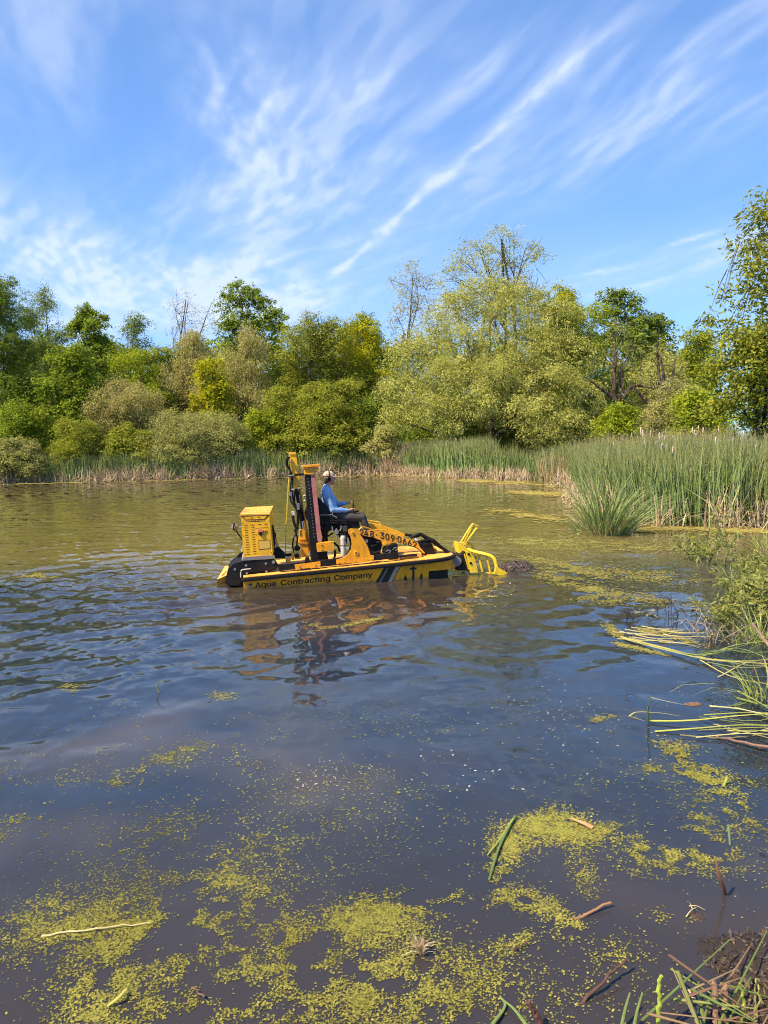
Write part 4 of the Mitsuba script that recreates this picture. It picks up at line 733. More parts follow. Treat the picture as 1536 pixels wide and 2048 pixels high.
# rake
RK = numbered(BOAT + '__rake')
plate('rake', V(3, [(660, 432), (690, 424), (712, 440), (765, 520), (808, 680), (716, 684)]), .34, .035, 'rake_yellow')
for x, y in [(692, 462), (716, 568)]: bolt(*V(3, [(x, y)])[0], .34, .026, 'rubber', RK)
plate('side_plate', V(3, [(513, 345), (566, 316), (582, 470), (560, 488)]), .95, .035, 'rake_yellow', RK)
for x, y in [(540, 362), (560, 462)]: bolt(*V(3, [(x, y)])[0], .95, .024, 'rubber', RK)
plate('back_plate', V(3, [(566, 322), (610, 345), (665, 385), (700, 420), (660, 432), (590, 478)]), .62, .3, 'rake_yellow', RK)
plate('quick_coupler', V(3, [(540, 478), (600, 480), (652, 432), (700, 590), (705, 672), (660, 655), (560, 655), (545, 560)]), .45, .4, 'rubber', RK)
plate('coupler_plate', V(3, [(640, 470), (652, 460), (700, 640), (690, 645)]), .41, .03, 'rake_yellow', RK)
plate('coupler_plate', V(3, [(497, 575), (540, 590), (525, 660), (497, 645)]), .4, .03, 'yellow_paint', RK)
put('hose_reel', solid(Point(st(*V(3, [(545, 545)])[0], .43)).buffer(.10, quad_segs=5), .40, .44), 'dull_grey', RK)
pipe('top_bar', [(*p, t) for p, t in zip(V(3, [(562, 338), (640, 385), (740, 428), (830, 450), (910, 470), (965, 492), (1000, 530), (1015, 580), (1026, 628)]), [.95, .8, .62, .5, .42, .38, .36, .35, .34])], .035, 'rake_yellow', RK, 32, 9)
plate('blade', V(3, [(1022, 605), (1040, 615), (1085, 645), (1155, 682), (1150, 698), (1060, 714), (996, 698)]), .30, .06, 'rake_yellow', RK)
for pts, t in [([(815, 470), (832, 560), (856, 668)], .62), ([(906, 490), (930, 590), (952, 694)], .48), ([(760, 450), (775, 480), (790, 520)], .75)]: pipe('tine', [(*p, t) for p in V(3, pts)], .022, 'rake_yellow', RK, 8)
plate('tine_foot', V(3, [(905, 686), (960, 675), (1000, 680), (985, 696), (930, 702)]), .46, .06, 'rake_yellow', RK)
for pts in ([(598, 330), (730, 118), (742, 104), (800, 138), (790, 152), (632, 360)], [(640, 318), (690, 215), (740, 112)]): pipe('grapple_bar', [(*p, .7) for p in V(3, pts)], .022, 'rake_yellow', RK, smooth=False)
pipe('grapple_arch', [(*p, .78) for p in V(3, [(610, 340), (660, 322), (715, 335), (742, 375), (748, 415)])], .026, 'rake_yellow', RK)
pipe('grapple_link', [(*p, .85) for p in V(3, [(655, 350), (690, 340), (720, 360)])], .018, 'rake_yellow', RK)
# ------------------------------------------------------------------ the operator
def limb_mesh(chains, step=.012, rounds=8):
    """chains: lists of (point, radius); hulls of neighbouring spheres joined to one smooth surface."""
    parts = []
    for ch in chains:
        sp = [m3.Manifold.sphere(1.0, 16).scale((np.broadcast_to(r, 3) * 1.0).tolist()).translate(np.asarray(p, float).tolist()) for p, r in ch]
        parts += [m3.Manifold.batch_hull([a, b]) for a, b in zip(sp[:-1], sp[1:])] if len(sp) > 1 else sp
    m = m3.Manifold.batch_boolean(parts, m3.OpType.Add).refine_to_length(step).to_mesh()
    t = trimesh.Trimesh(m.vert_properties[:, :3], m.tri_verts, process=True)
    trimesh.smoothing.filter_taubin(t, .5, .53, rounds); return t
PE = thing('person', 'seated operator in blue long-sleeved shirt, grey trousers and tan cap, hands on the levers', 'person')
J = lambda x, y, t: on(*V(1, [(x, y)])[0], t)
UPZ = np.array([0, 0, 1.0])
neck, head = J(335, 480, .84), J(372, 350, .84)
chest, belly = J(325, 720, .84), J(400, 930, .84)
sh = [J(300, 610, .64), J(335, 600, 1.03)]; elb = [J(430, 960, .56), J(530, 862, 1.08)]; wri = [J(735, 968, .66), J(695, 822, .98)]
hip = [J(450, 1085, .72), J(450, 1070, .95)]; kne = [J(1010, 1105, .66), J(985, 1065, 1.0)]; ank = [J(1120, 1400, .68), J(1120, 1380, .98)]
toe = [a + FV * .17 - UPZ * .05 for a in ank]
def hand(w, grip, side, up):
    """Palm, four curled fingers and a thumb round a lever: chains from the wrist w towards grip."""
    f = (grip - w) / np.linalg.norm(grip - w); s = np.cross(f, up); s /= np.linalg.norm(s); n = np.cross(s, f); palm = w + f * .075
    ch = [[(w, .026), (palm - s * .02, .021), (palm + s * .02, .021), (w, .026)], [(palm - s * .026, .019), (palm + s * .028, .017)]]
    for k, (o, L) in enumerate([(-.030, .036), (-.010, .040), (.010, .038), (.029, .030)]):
        a = palm + s * o + f * .012; b = a + f * L * .8 - n * .006; c = b + f * .010 - n * L * .75; d = c - f * .018 - n * .012
        ch.append([(a, .0100), (b, .0092), (c, .0086), (d, .0078)])
    a = w + f * .03 - s * .022 * side; b = a + f * .035 - s * .02 * side - n * .018; c = b + f * .022 - n * .02 + s * .008 * side
    ch.append([(a, .014), (b, .0105), (c, .009)]); return ch
hands = hand(wri[0], J(860, 915, .68), 1, UPZ) + hand(wri[1], J(870, 770, .96), -1, UPZ)
skull = [[(head + UPZ * .035 - FV * .02, (.088, .080, .095)), (head - UPZ * .02 + FV * .02, (.080, .072, .085))], [(head - UPZ * .02 + FV * .03, .066), (head - UPZ * .085 + FV * .055, .040)], [(head - UPZ * .085 + FV * .062, .034), (head - UPZ * .08 + FV * .035, .045)],
         [(head + FV * .085 + UPZ * .01, .016), (head + FV * .112 - UPZ * .022, .013), (head + FV * .09 - UPZ * .035, .013)], [(head + FV * .082 + UPZ * .022 - TV * .035, .014), (head + FV * .086 + UPZ * .024, .013), (head + FV * .082 + UPZ * .022 + TV * .035, .014)],
         [(head + FV * .086 - UPZ * .060 - TV * .016, .010), (head + FV * .093 - UPZ * .060, .010), (head + FV * .086 - UPZ * .060 + TV * .016, .010)], [(head - UPZ * .03 - FV * .01, .055), (neck, .056), (neck - UPZ * .06 - FV * .02, .065)]]
for sd in (-1, 1): skull.append([(head - TV * .075 * -sd * -1 + UPZ * .0 - FV * .008, (.02, .012, .03))] * 1 + [(head + TV * .082 * sd - FV * .012 - UPZ * .012, .016)])
body = skull + hands + [[(neck - UPZ * .05, .07), (chest, (.10, .13, .12)), (belly, (.105, .14, .11)), (hip[0] * .5 + hip[1] * .5, (.11, .15, .10))]]
for i in (0, 1):
    body += [[(chest + UPZ * .1, .09), (sh[i], .055), (elb[i], .038), (wri[i], .026)], [(hip[i], .085), (kne[i], .055), (ank[i], .038), (ank[i] - UPZ * .04, .036), (toe[i], .028)]]
put('body', limb_mesh(body, .016, 4), 'skin', PE, smooth=True)
shirt = [[(neck - UPZ * .055 - FV * .015, .082), (chest + UPZ * .10, (.115, .17, .09)), (chest, (.125, .155, .13)), (belly, (.13, .158, .12)), (hip[0] * .5 + hip[1] * .5 + UPZ * .05, (.13, .165, .08))]]
for i in (0, 1):
    m_ = (sh[i] + elb[i]) / 2; c_ = elb[i] + (wri[i] - elb[i]) * .9
    shirt += [[(chest + UPZ * .13, .085), (sh[i], .074), (m_, .062), (elb[i], .054), (elb[i] * .45 + wri[i] * .55, .047), (c_, .036)], [(elb[i] + (wri[i] - elb[i]) * .82, .037), (c_, .040)]]
sm = limb_mesh(shirt, .022, 4)
nz = meshkit.fbm(sm.vertices * [16, 16, 11], 3, 4) - .5; fold = np.sin((sm.vertices @ FV) * 46 + (sm.vertices[:, 2]) * 30 + 4 * nz); sm.vertices += sm.vertex_normals * (.012 * nz + .0035 * fold)[:, None]
put('shirt', sm, 'shirt_blue', PE, smooth=True)
tr = [[(hip[0], .105), (hip[1], .105)]]
for i in (0, 1): tr.append([(hip[i], .108), (hip[i] * .5 + kne[i] * .5, .092), (kne[i], .074), (kne[i] * .5 + ank[i] * .5, .066), (ank[i] + UPZ * .03, .060)])
tm = limb_mesh(tr, .022, 4); nz = meshkit.fbm(tm.vertices * 14, 3, 6) - .5; tm.vertices += tm.vertex_normals * (.016 * nz)[:, None]
put('trousers', tm, 'trouser_grey', PE, smooth=True)
for i in (0, 1): put('shoe', limb_mesh([[(ank[i] - UPZ * .035 - FV * .03, .046), (toe[i] - UPZ * .01, .036)]], .014, 4), 'rubber', PE, smooth=True)
put('hair', limb_mesh([[(head - FV * .055 - UPZ * .01, (.055, .076, .07)), (head - FV * .07 - UPZ * .07, (.040, .062, .045))], [(head - FV * .02 - TV * .06 - UPZ * .01, .034), (head - FV * .04 - TV * .055 - UPZ * .06, .028)], [(head - FV * .02 + TV * .06 - UPZ * .01, .034), (head - FV * .04 + TV * .055 - UPZ * .06, .028)]], .012, 3), 'hair', PE, smooth=True)
c = m3.Manifold.sphere(1.0, 32).scale([.112, .094, .098]).trim_by_plane([0, 0, 1], 0.0).rotate([0, 4, math.degrees(YAW)]).translate((head + UPZ * .045 - FV * .012).tolist())
put('cap', c, 'cap_cloth', PE, smooth=50)
brim = trimesh.creation.extrude_polygon(Polygon([(.075 + .095 * math.cos(a), .082 * math.sin(a)) for a in np.linspace(-1.57, 1.57, 14)] + [(.05, .07), (.05, -.07)]), .008, engine='earcut'); bv = brim.vertices.copy(); bv[:, 2] += -.6 * bv[:, 1] ** 2 / .08 * .2 - .10 * np.maximum(bv[:, 0] - .05, 0) * 1.6
put('cap_brim', (head + UPZ * .045 - FV * .012 + bv[:, :1] * FV + bv[:, 1:2] * TV + bv[:, 2:] * UPZ, brim.faces), 'cap_cloth', PE)
for sd in (-1, 1): put('ear_defender', limb_mesh([[(head + TV * .082 * sd - UPZ * .012 - FV * .012, (.036, .018, .044)), (head + TV * .102 * sd - UPZ * .012 - FV * .012, (.031, .014, .038))]], .012, 3), 'rubber', PE, smooth=True)
a_ = np.linspace(-1, 1, 15) * 1.62; put('headband', tube([head + TV * .118 * math.sin(q) * .98 + UPZ * (.160 * math.cos(q) - .005) - FV * .012 for q in a_], .010, 6), 'rubber', PE, smooth=True)
for nm, tip, foot in (('control_lever', J(840, 880, .68), J(850, 1060, .72)), ('control_lever', J(825, 790, .96), J(830, 960, .93))):
    k_ = numbered(BOAT + '__' + nm); scene[k_] = mikit.ply(tube(spline([tip + UPZ * .01, tip - UPZ * .02, tip - UPZ * .05, foot], 10), [.018] * 4 + [.010] * 9 if 0 else .014, 7), 'rubber', smooth=40)
plate('arm_rest', V(1, [(880, 975), (940, 970), (942, 1000), (830, 1010)]), .62, .12, 'rubber', soft=.004)
# ------------------------------------------------------------------ duckweed and algae on the water
rng = np.random.default_rng(77)
def discs(x, y, r, col, lift=.003, tilt=.12):
    n = len(x); z = water(x, y)[0] + lift + rng.uniform(0, .002, n); k = 5
    a = rng.uniform(0, 6.283, (n, 1)) + np.arange(k) * 2 * np.pi / k; rr = r[:, None] * rng.uniform(.7, 1.25, (n, k))
    sq = rng.uniform(.6, 1, (n, 1)); th = rng.uniform(0, 6.283, (n, 1)); dx, dy = rr * np.cos(a), rr * np.sin(a) * sq
    X, Y = dx * np.cos(th) - dy * np.sin(th), dx * np.sin(th) + dy * np.cos(th)
    t = rng.normal(0, tilt, (2, n, 1)); v = np.stack([x[:, None] + X, y[:, None] + Y, z[:, None] + t[0] * X + t[1] * Y + 0 * X], -1).reshape(-1, 3)
    f = (np.arange(n)[:, None, None] * k + np.array([[0, 1, 2], [0, 2, 3], [0, 3, 4]])[None]).reshape(-1, 3)
    return v, f, np.repeat(col, k, 0)
def strewn(paths, noise_scale, lo, hi):
    """Points strewn along bands: (pixels, half width in pixels, number), thinned by a patchy noise."""
    X, Y = [], []
    for px, wpx, n in paths:
        w = np.array([at(*p)[:2] for p in px])
        if len(w) > 1:
            ln = LineString(w); d = rng.random(n) * ln.length; q = shapely.get_coordinates(shapely.line_interpolate_point(ln, d))
        else: q = np.repeat(w, n, 0)
        s = np.linalg.norm(np.c_[q, np.full(n, EYE[2])], axis=1) / FPX * wpx; fs = np.maximum(q[:, 1] / EYE[2], 1) ** .5
        q = q + rng.normal(0, .85 if noise_scale > 2 else .6, (n, 2)) * np.stack([s, s * fs], 1)
        X.append(q[:, 0]); Y.append(q[:, 1])
    x, y = np.concatenate(X), np.concatenate(Y)
    g = np.stack([x, y, x * 0], 1) * noise_scale
    m = meshkit.fbm(g, 4, 51); m2 = meshkit.fbm(g * 5.3, 3, 52)
    k = (rng.random(len(x)) < np.clip((.58 * m + .42 * m2 - lo) / (hi - lo), 0, 1)) & (signed(x, y) < .05)
    return x[k], y[k]
near = [([(0, 1870), (120, 1850), (250, 1870), (380, 1830)], 50, 9000), ([(230, 1900), (400, 1850), (520, 1900)], 70, 15000), ([(170, 1960), (200, 2010), (280, 2000)], 45, 4500), ([(330, 1790), (420, 1740), (500, 1790)], 70, 5200), ([(180, 1740), (300, 1690), (380, 1640)], 60, 2600),
        ([(300, 2000), (420, 2040), (520, 1990), (700, 2000)], 60, 9500), ([(640, 1900), (780, 1960), (880, 2000), (940, 2040)], 70, 15500), ([(560, 1850), (620, 1900), (560, 1960)], 40, 2700), ([(650, 1840), (760, 1820), (880, 1810), (985, 1790)], 26, 5600), ([(700, 1850), (790, 1830), (830, 1880)], 32, 2400),
        ([(985, 1800), (1000, 1720), (1040, 1650), (1100, 1640), (1180, 1650)], 26, 7600), ([(1060, 1660), (1180, 1665), (1300, 1690), (1340, 1720), (1440, 1725)], 26, 7400), ([(1000, 1790), (1060, 1800), (1120, 1830), (1150, 1870)], 20, 3600), ([(1160, 1700), (1175, 1790)], 16, 800), ([(1260, 1730), (1300, 1720), (1350, 1740)], 24, 1500),
        ([(1440, 1730), (1420, 1660), (1440, 1600), (1520, 1600)], 28, 7500), ([(1480, 1600), (1530, 1650)], 28, 3600), ([(1000, 1900), (1060, 1860)], 14, 700), ([(1080, 1830), (1090, 1850)], 10, 200), ([(1200, 1920), (1280, 1890)], 20, 420), ([(1320, 1830), (1370, 1850)], 14, 200), ([(0, 1650), (100, 1640)], 30, 1500), ([(0, 1720), (60, 1690)], 30, 900),
        ([(1290, 1555), (1400, 1550), (1500, 1580)], 20, 5200), ([(1330, 1495), (1380, 1530), (1440, 1550)], 18, 2600), ([(230, 1570), (330, 1520), (400, 1495)], 22, 1500), ([(40, 1600), (150, 1560)], 40, 600), ([(480, 1490), (560, 1560), (600, 1580)], 24, 500), ([(420, 1720), (560, 1650), (700, 1700)], 80, 2600), ([(900, 1950), (1000, 1930), (1080, 1990)], 60, 900), ([(950, 2010), (1060, 2030)], 50, 700), ([(1150, 1980), (1250, 1960)], 70, 650)]
x, y = strewn([(a, b, int(c * 1.35)) for a, b, c in near], 2.6, .42, .74); n0 = len(x)
sx = rng.uniform(-3.2, 3.4, 26000); sy = rng.uniform(3.0, 7.6, 26000); g = np.stack([sx, sy, sx * 0], 1); k = (signed(sx, sy) < -.05) & (rng.random(26000) < np.clip((meshkit.fbm(g * 1.3, 3, 61) * .6 + meshkit.fbm(g * 7, 3, 62) * .4 - .42) * 3 - .12 * (sx > .2), .04, 1) * np.clip((7.8 - sy) / 2, 0, 1)); x, y = np.append(x, sx[k]), np.append(y, sy[k])
r = rng.uniform(.0032, .0070, len(x)) * np.clip(y / 4.2, 1, 1.5)
put('duckweed', MB().add(*discs(x, y, r, pick(rng, len(x), (.12, .13, .032), (.35, .33, .08)) * np.clip(.35 + 1.15 * meshkit.fbm(np.stack([x, y, x * 0], 1) * 1.1, 3, 71), .5, 1.1)[:, None])), 'plain_material'); tag('duckweed', 'small yellow-green duckweed leaves floating in patches on the near water', 'duckweed', kind='stuff')
# further out the duckweed and algae read as mats
mats = [([(1000, 1085), (1150, 1088), (1300, 1095), (1440, 1110)], 40, 14000), ([(1060, 1120), (1180, 1150), (1300, 1150), (1420, 1160)], 36, 9000), ([(1080, 1150), (1150, 1170), (1230, 1190)], 24, 4200), ([(1170, 1205), (1250, 1190), (1330, 1200)], 24, 2800), ([(1480, 1100), (1536, 1140)], 60, 2600), ([(1400, 1210), (1500, 1220)], 40, 1500), ([(1215, 1250), (1240, 1275)], 10, 500), ([(1280, 1262), (1340, 1268)], 8, 500), ([(1360, 1280), (1400, 1290)], 14, 600), ([(1230, 1285), (1330, 1310)], 8, 700),
        ([(620, 1262), (700, 1250), (760, 1236)], 7, 700), ([(600, 1252), (640, 1250)], 8, 260), ([(130, 1375), (160, 1380)], 14, 300), ([(430, 1385), (470, 1395)], 14, 260), ([(0, 1155), (60, 1150), (110, 1155)], 9, 700), ([(1180, 1440), (1230, 1432)], 8, 240), ([(1330, 1490), (1400, 1500)], 16, 400), ([(990, 1100), (1080, 1072), (1180, 1064)], 22, 2600)]
x, y = strewn(mats, .7, .42, .70); r = rng.uniform(.4, 1.0, len(x)) * np.clip(.0021 * y, .010, .045)
put('algae_mats', MB().add(*discs(x, y, r, pick(rng, len(x), (.16, .16, .045), (.30, .275, .09)), .004, .05)), 'plain_material'); tag('algae_mats', 'yellow-green algae and duckweed mats spreading from the right bank', 'algae', kind='stuff')
fars = [([(930, 962), (1040, 966), (1140, 972)], 16, 9000), ([(1020, 984), (1140, 990)], 14, 3200), ([(1150, 965), (1160, 1000), (1180, 1030)], 18, 2200), ([(1250, 1062), (1330, 1056), (1420, 1060), (1536, 1062)], 12, 4200), ([(560, 956), (760, 951), (900, 955)], 4, 2600), ([(0, 969), (300, 962), (560, 955)], 3, 2600), ([(1000, 1025), (1120, 1040)], 26, 1500)]
x, y = strewn(fars, .3, .40, .78); r = rng.uniform(.5, 1.0, len(x)) * np.clip(.0042 * y, .05, .26)
put('far_algae', MB().add(*discs(x, y, r, pick(rng, len(x), (.22, .19, .05), (.36, .30, .10)), .012, .02)), 'plain_material'); tag('far_algae', 'yellowish algae film along the far reeds', 'algae', kind='stuff')
fx = [([(1060, 1380), (1150, 1420), (1100, 1480)], 60, 70), ([(880, 1560), (1000, 1560)], 60, 40), ([(620, 1560), (660, 1540)], 40, 60), ([(1000, 1430), (1250, 1440)], 60, 60), ([(880, 1208), (960, 1200), (1020, 1170)], 14, 120)]
x, y = strewn(fx, 3.0, .2, .4); r = rng.uniform(.004, .012, len(x)) * np.clip(y / 8, 1, 1.6)
put('foam_specks', MB().add(*discs(x, y, r, pick(rng, len(x), (.34, .34, .31), (.50, .49, .46)))), 'plain_material'); tag('foam_specks', 'white foam specks drifting on the open water', 'foam', kind='stuff')

# ------------------------------------------------------------------ single things on the water and the near bank
def stalk(name, label, cat, pts, r, col, group=None, sides=7, flat=1.0):
    """A stem or blade through (px, py, z) points, tapering to its end; r: one radius or one per end."""
    q = spline([at(*p) for p in pts], 12) if len(pts) > 2 else np.linspace(at(*pts[0]), at(*pts[1]), 6); r0, r1 = (r, r * .45) if np.isscalar(r) else r
    if cat in ('stick', 'stem', 'reed stub'): r0, r1 = .72 * r0, .72 * r1; q = q + np.random.default_rng(len(scene)).normal(0, .004, q.shape)
    key = numbered(name); v, f = tube(q, np.linspace(r0, r1, len(q)), sides); v = flatten(v, q, sides, .5 if cat in ('reed leaf', 'leaf') else .8); c = np.array(col) * (.85 + .3 * meshkit.noise(v * 23, 3))[:, None]
    put_key(key, (v, f), 'blade_material', c)
    if label: tag(key, label, cat, group)
    return key
def flatten(v, q, sides, k): c = np.repeat(q, sides, 0); return c + (v - c) * [1, 1, k]
def put_key(key, m, mat, c): scene[key] = mikit.ply(m, mat, smooth=False, color=c)
def clump(name, label, cat, c, size, n, col0, col1, seed, flat=.5, spike=0, scrap=1.0):
    """A ragged heap: many short bent scraps over a lumpy core."""
    r = np.random.default_rng(seed); key = numbered(name); g = MB(); size = np.array(size)
    core = trimesh.creation.icosphere(3); v = core.vertices * (.75 + .5 * meshkit.fbm(core.vertices * 2.3 + seed, 3, seed)[:, None]) * size * .8; v[:, 2] = np.maximum(v[:, 2], -.05)
    g.add(v + c, core.faces, np.array(col0) * (.7 + .6 * meshkit.noise(core.vertices * 9, seed))[:, None])
    d = r.normal(0, 1, (n, 3)); d[:, 2] = np.abs(d[:, 2]) * .9; d /= np.linalg.norm(d, axis=1, keepdims=True); p = d * size * (.6 + .4 * r.random((n, 1))) * (.7 + .5 * meshkit.fbm(d * 2.3 + seed, 3, seed))[:, None] + c
    L = scrap * size.mean() * r.uniform(.10, .34, n); ax = r.normal(0, 1, (n, 3)) + d * spike; nr = d + r.normal(0, .5, (n, 3))
    g.add(*leaves(r, p, nr, ax, L, L * r.uniform(.12, .5, n), pick(r, n, col0, col1)))
    v, f, cc = g.arrays(); put_key(key, (v, f), 'blade_material', cc); tag(key, label, cat); return key
BR, DK, PALE, GRN, LIME = (.095, .052, .034), (.035, .026, .02), (.50, .42, .22), (.11, .16, .04), (.24, .28, .065)
clump('weed_heap', 'heap of dark brown weed and mud pushed up in front of the rake', 'weeds', at(1036, 1140) + [0, .12, -.03], (.44, .30, .20), 4200, (.060, .046, .040), (.17, .135, .12), 11, scrap=.7)
clump('mud_clump', 'dark mud clump in the right foreground water, above the broad duckweed band', 'mud clump', at(1357, 1638) + [0, 0, -.02], (.075, .075, .03), 300, (.02, .016, .014), (.06, .045, .035), 12, spike=1)
clump('root_clump', 'brown root clump with pale rootlets in the water left of the broken stalk', 'root clump', at(1394, 1836) + [0, 0, -.01], (.055, .05, .035), 260, (.05, .035, .025), (.13, .09, .06), 13, spike=1)
clump('mud_clump', 'small dark mud clump at the right edge of the photo', 'mud clump', at(1526, 1712) + [0, 0, -.01], (.035, .05, .02), 120, (.02, .016, .014), (.06, .045, .035), 14)
clump('mud_clump', 'tiny brown clump at the tip of a duckweed streak below the fallen reeds', 'mud clump', at(1340, 1488) + [0, 0, -.01], (.05, .06, .03), 120, (.05, .04, .025), (.16, .12, .06), 15)
clump('root_clump', 'reddish-brown debris clump at the end of a floating stem above the fallen reeds', 'debris', at(1386, 1409) + [0, 0, 0], (.10, .05, .022), 160, (.15, .08, .05), (.36, .28, .14), 16)
for i, (a, b) in enumerate([((1378, 1812, .03), (1410, 1820, .012)), ((1372, 1834, .01), (1392, 1815, .03)), ((1385, 1818, .05), (1375, 1803, .06))]):
    stalk('rootlet', ['pale curved rootlet lying over the brown root clump', 'pale rootlet sticking out left of the brown root clump', 'short pale rootlet above the brown root clump'][i], 'rootlet', [a, ((a[0] + b[0]) / 2, (a[1] + b[1]) / 2 - 4, .03), b], .003, PALE)
stalk('pale_stem', 'long pale dry stem floating over the duckweed at lower left', 'stem', [(82, 1871, .01), (190, 1858, .015), (302, 1845, .01)], (.009, .004), PALE)
stalk('brown_stick', 'orange-brown stick end poking out of the duckweed, lower right of centre', 'stick', [(1222, 1803, .03), (1150, 1838, .005)], (.010, .012), (.26, .15, .08))
stalk('brown_stick', 'long reddish-brown stick slanting out of the water near the bottom right', 'stick', [(1250, 1918, .06), (1200, 1970, .03), (1145, 2022, -.02)], (.009, .013), BR)
stalk('brown_stick', 'thick dark red stick at the bottom edge, right of centre', 'stick', [(1056, 2004, .12), (1075, 2030, .06), (1092, 2070, -.02)], (.014, .017), (.11, .045, .035))
stalk('brown_stick', 'short brown stick lying in the water between two duckweed patches', 'stick', [(1024, 1900, .012), (1055, 1886, .012)], (.008, .006), BR)
stalk('brown_stick', 'little dark twig floating left of centre near the bottom', 'stick', [(385, 1975, .01), (412, 1992, .012)], (.006, .009), (.10, .06, .045))
stalk('dry_leaf', 'curled orange-brown dry leaf floating on top of the middle duckweed arm', 'leaf', [(1142, 1637, .01), (1165, 1645, .03), (1185, 1655, .012)], (.008, .022), (.46, .27, .13))
stalk('dark_stick', 'dark stick floating on the ripples far left of the boat reflection', 'stick', [(322, 1222, .015), (346, 1229, .03)], (.012, .022), (.05, .035, .025))
stalk('curved_leaf', 'small curved green leaf standing out of the open water left of centre', 'leaf', [(318, 1385, 0), (314, 1375, .05), (318, 1366, .10), (326, 1362, .12)], (.010, .004), (.12, .15, .05))
stalk('broken_stalk', 'bent broken reed stalk standing upright in the dark water at lower right', 'reed stalk', [(1449, 1792, -.02), (1447, 1775, .06), (1438, 1752, .14), (1432, 1722, .22)], (.013, .007), (.17, .085, .05))
stalk('reed_leaf', 'green blade floating up the duckweed arm near the middle of the foreground', 'reed leaf', [(978, 1760, .01), (1000, 1690, .02), (1030, 1632, .02)], (.007, .010), GRN)
stalk('reed_leaf', 'second green blade lying beside the one on the duckweed arm', 'reed leaf', [(975, 1710, .01), (997, 1682, .02), (1026, 1638, .03)], (.004, .008), (.22, .28, .06))
stalk('reed_leaf', 'bluish green blade under the broken duckweed streak at right', 'reed leaf', [(1457, 1650, .01), (1460, 1690, .012)], (.008, .006), (.12, .18, .08))
stalk('reed_leaf', 'short yellow-green blade floating upright at right, above the duckweed', 'reed leaf', [(1447, 1573, .01), (1454, 1555, .05)], (.008, .010), LIME)
stalk('reed_leaf', 'yellow blade floating in the duckweed at lower left', 'reed leaf', [(215, 2012, .01), (240, 1992, .03), (252, 1980, .02)], (.005, .010), (.42, .40, .10))
for i, (pts, lab) in enumerate([([(985, 2048, .02), (1010, 2012, .01), (1000, 1992, .005)], 'green blade in the water at the bottom edge, left of the dark red stick'), ([(1060, 2060, .03), (1030, 2020, .02), (1000, 1995, .0)], 'second green blade crossing the water at the bottom edge')]):
    stalk('reed_leaf', lab, 'reed leaf', pts, (.009, .004), (.16, .22, .06))
# a torn seed tuft
key = thing('seed_tuft', 'pale torn tuft of dry reed sticking up out of the water, bottom centre right', 'reed tuft'); c = at(843, 1908)
r_ = np.random.default_rng(8); g = MB(); n = 70; a = r_.normal(0, 1, (n, 2)) * [.9, .5]
g.add(*blades(r_, np.c_[np.tile(c[:2], (n, 1)) + r_.normal(0, .006, (n, 2)), np.full(n, -.01)], r_.uniform(.05, .12, n), np.full(n, .007), a * .015, a * .035, pick(r_, n, (.30, .22, .12), (.62, .52, .36)), seg=3)); put('dry_strands', g, 'blade_material', key, kind='stuff')
put('stub', MB().add(*tube([c + [0, 0, -.02], c + [.004, 0, .05], c + [.012, 0, .075]], [.012, .014, .006], 6), np.array([.28, .18, .10])), 'blade_material', key)

# fallen reeds on the right: bundles of stems, each stem a part
def bundle(label, specs, seed):
    r = np.random.default_rng(seed); key = thing('fallen_reeds', label, 'fallen reeds')
    for (pts, rad, col) in specs:
        q = spline([at(*p) for p in pts], 14); v, f = tube(q, np.linspace(rad, rad * .3, len(q)), 6); v = flatten(v, q, 6, .45); put_key(numbered(key + '__reed_stem'), (v, f), 'blade_material', np.array(col) * (.8 + .4 * meshkit.noise(v * 17, seed))[:, None])
rr = np.random.default_rng(21); up = []
up += [([(1242, 1274, .01), (1330, 1296, .03), (1420, 1318, .05), (1536, 1328, .12)], .020, (.40, .36, .11)), ([(1246, 1277, .02), (1340, 1302, .04), (1440, 1322, .06), (1560, 1318, .15)], .016, (.34, .34, .10)), ([(1300, 1290, .02), (1400, 1310, .06), (1470, 1290, .12), (1560, 1280, .2)], .014, LIME), ([(1380, 1312, .04), (1450, 1300, .12), (1500, 1306, .14), (1570, 1300, .2)], .012, GRN), ([(1400, 1318, .03), (1480, 1322, .06), (1560, 1330, .12)], .013, LIME), ([(1400, 1320, .02), (1460, 1352, .02), (1536, 1368, .03), (1570, 1372, .04)], .011, (.42, .36, .14)), ([(1430, 1330, .02), (1500, 1352, .02), (1570, 1350, .06)], .010, GRN), ([(1420, 1310, .02), (1490, 1290, .1), (1560, 1268, .26)], .010, GRN)]
for i in range(6): y0 = rr.uniform(1285, 1345); up.append(([(rr.uniform(1380, 1460), y0 + rr.normal(0, 8), .02), (1490 + rr.normal(0, 15), y0 + rr.normal(0, 12), .06), (1590, y0 + rr.normal(0, 30), .12)], rr.uniform(.006, .012), [LIME, GRN, (.42, .37, .15), (.22, .26, .08)][i % 4]))
bundle('long bent yellow-green reeds lying out over the water at right, upper bundle', up, 1)
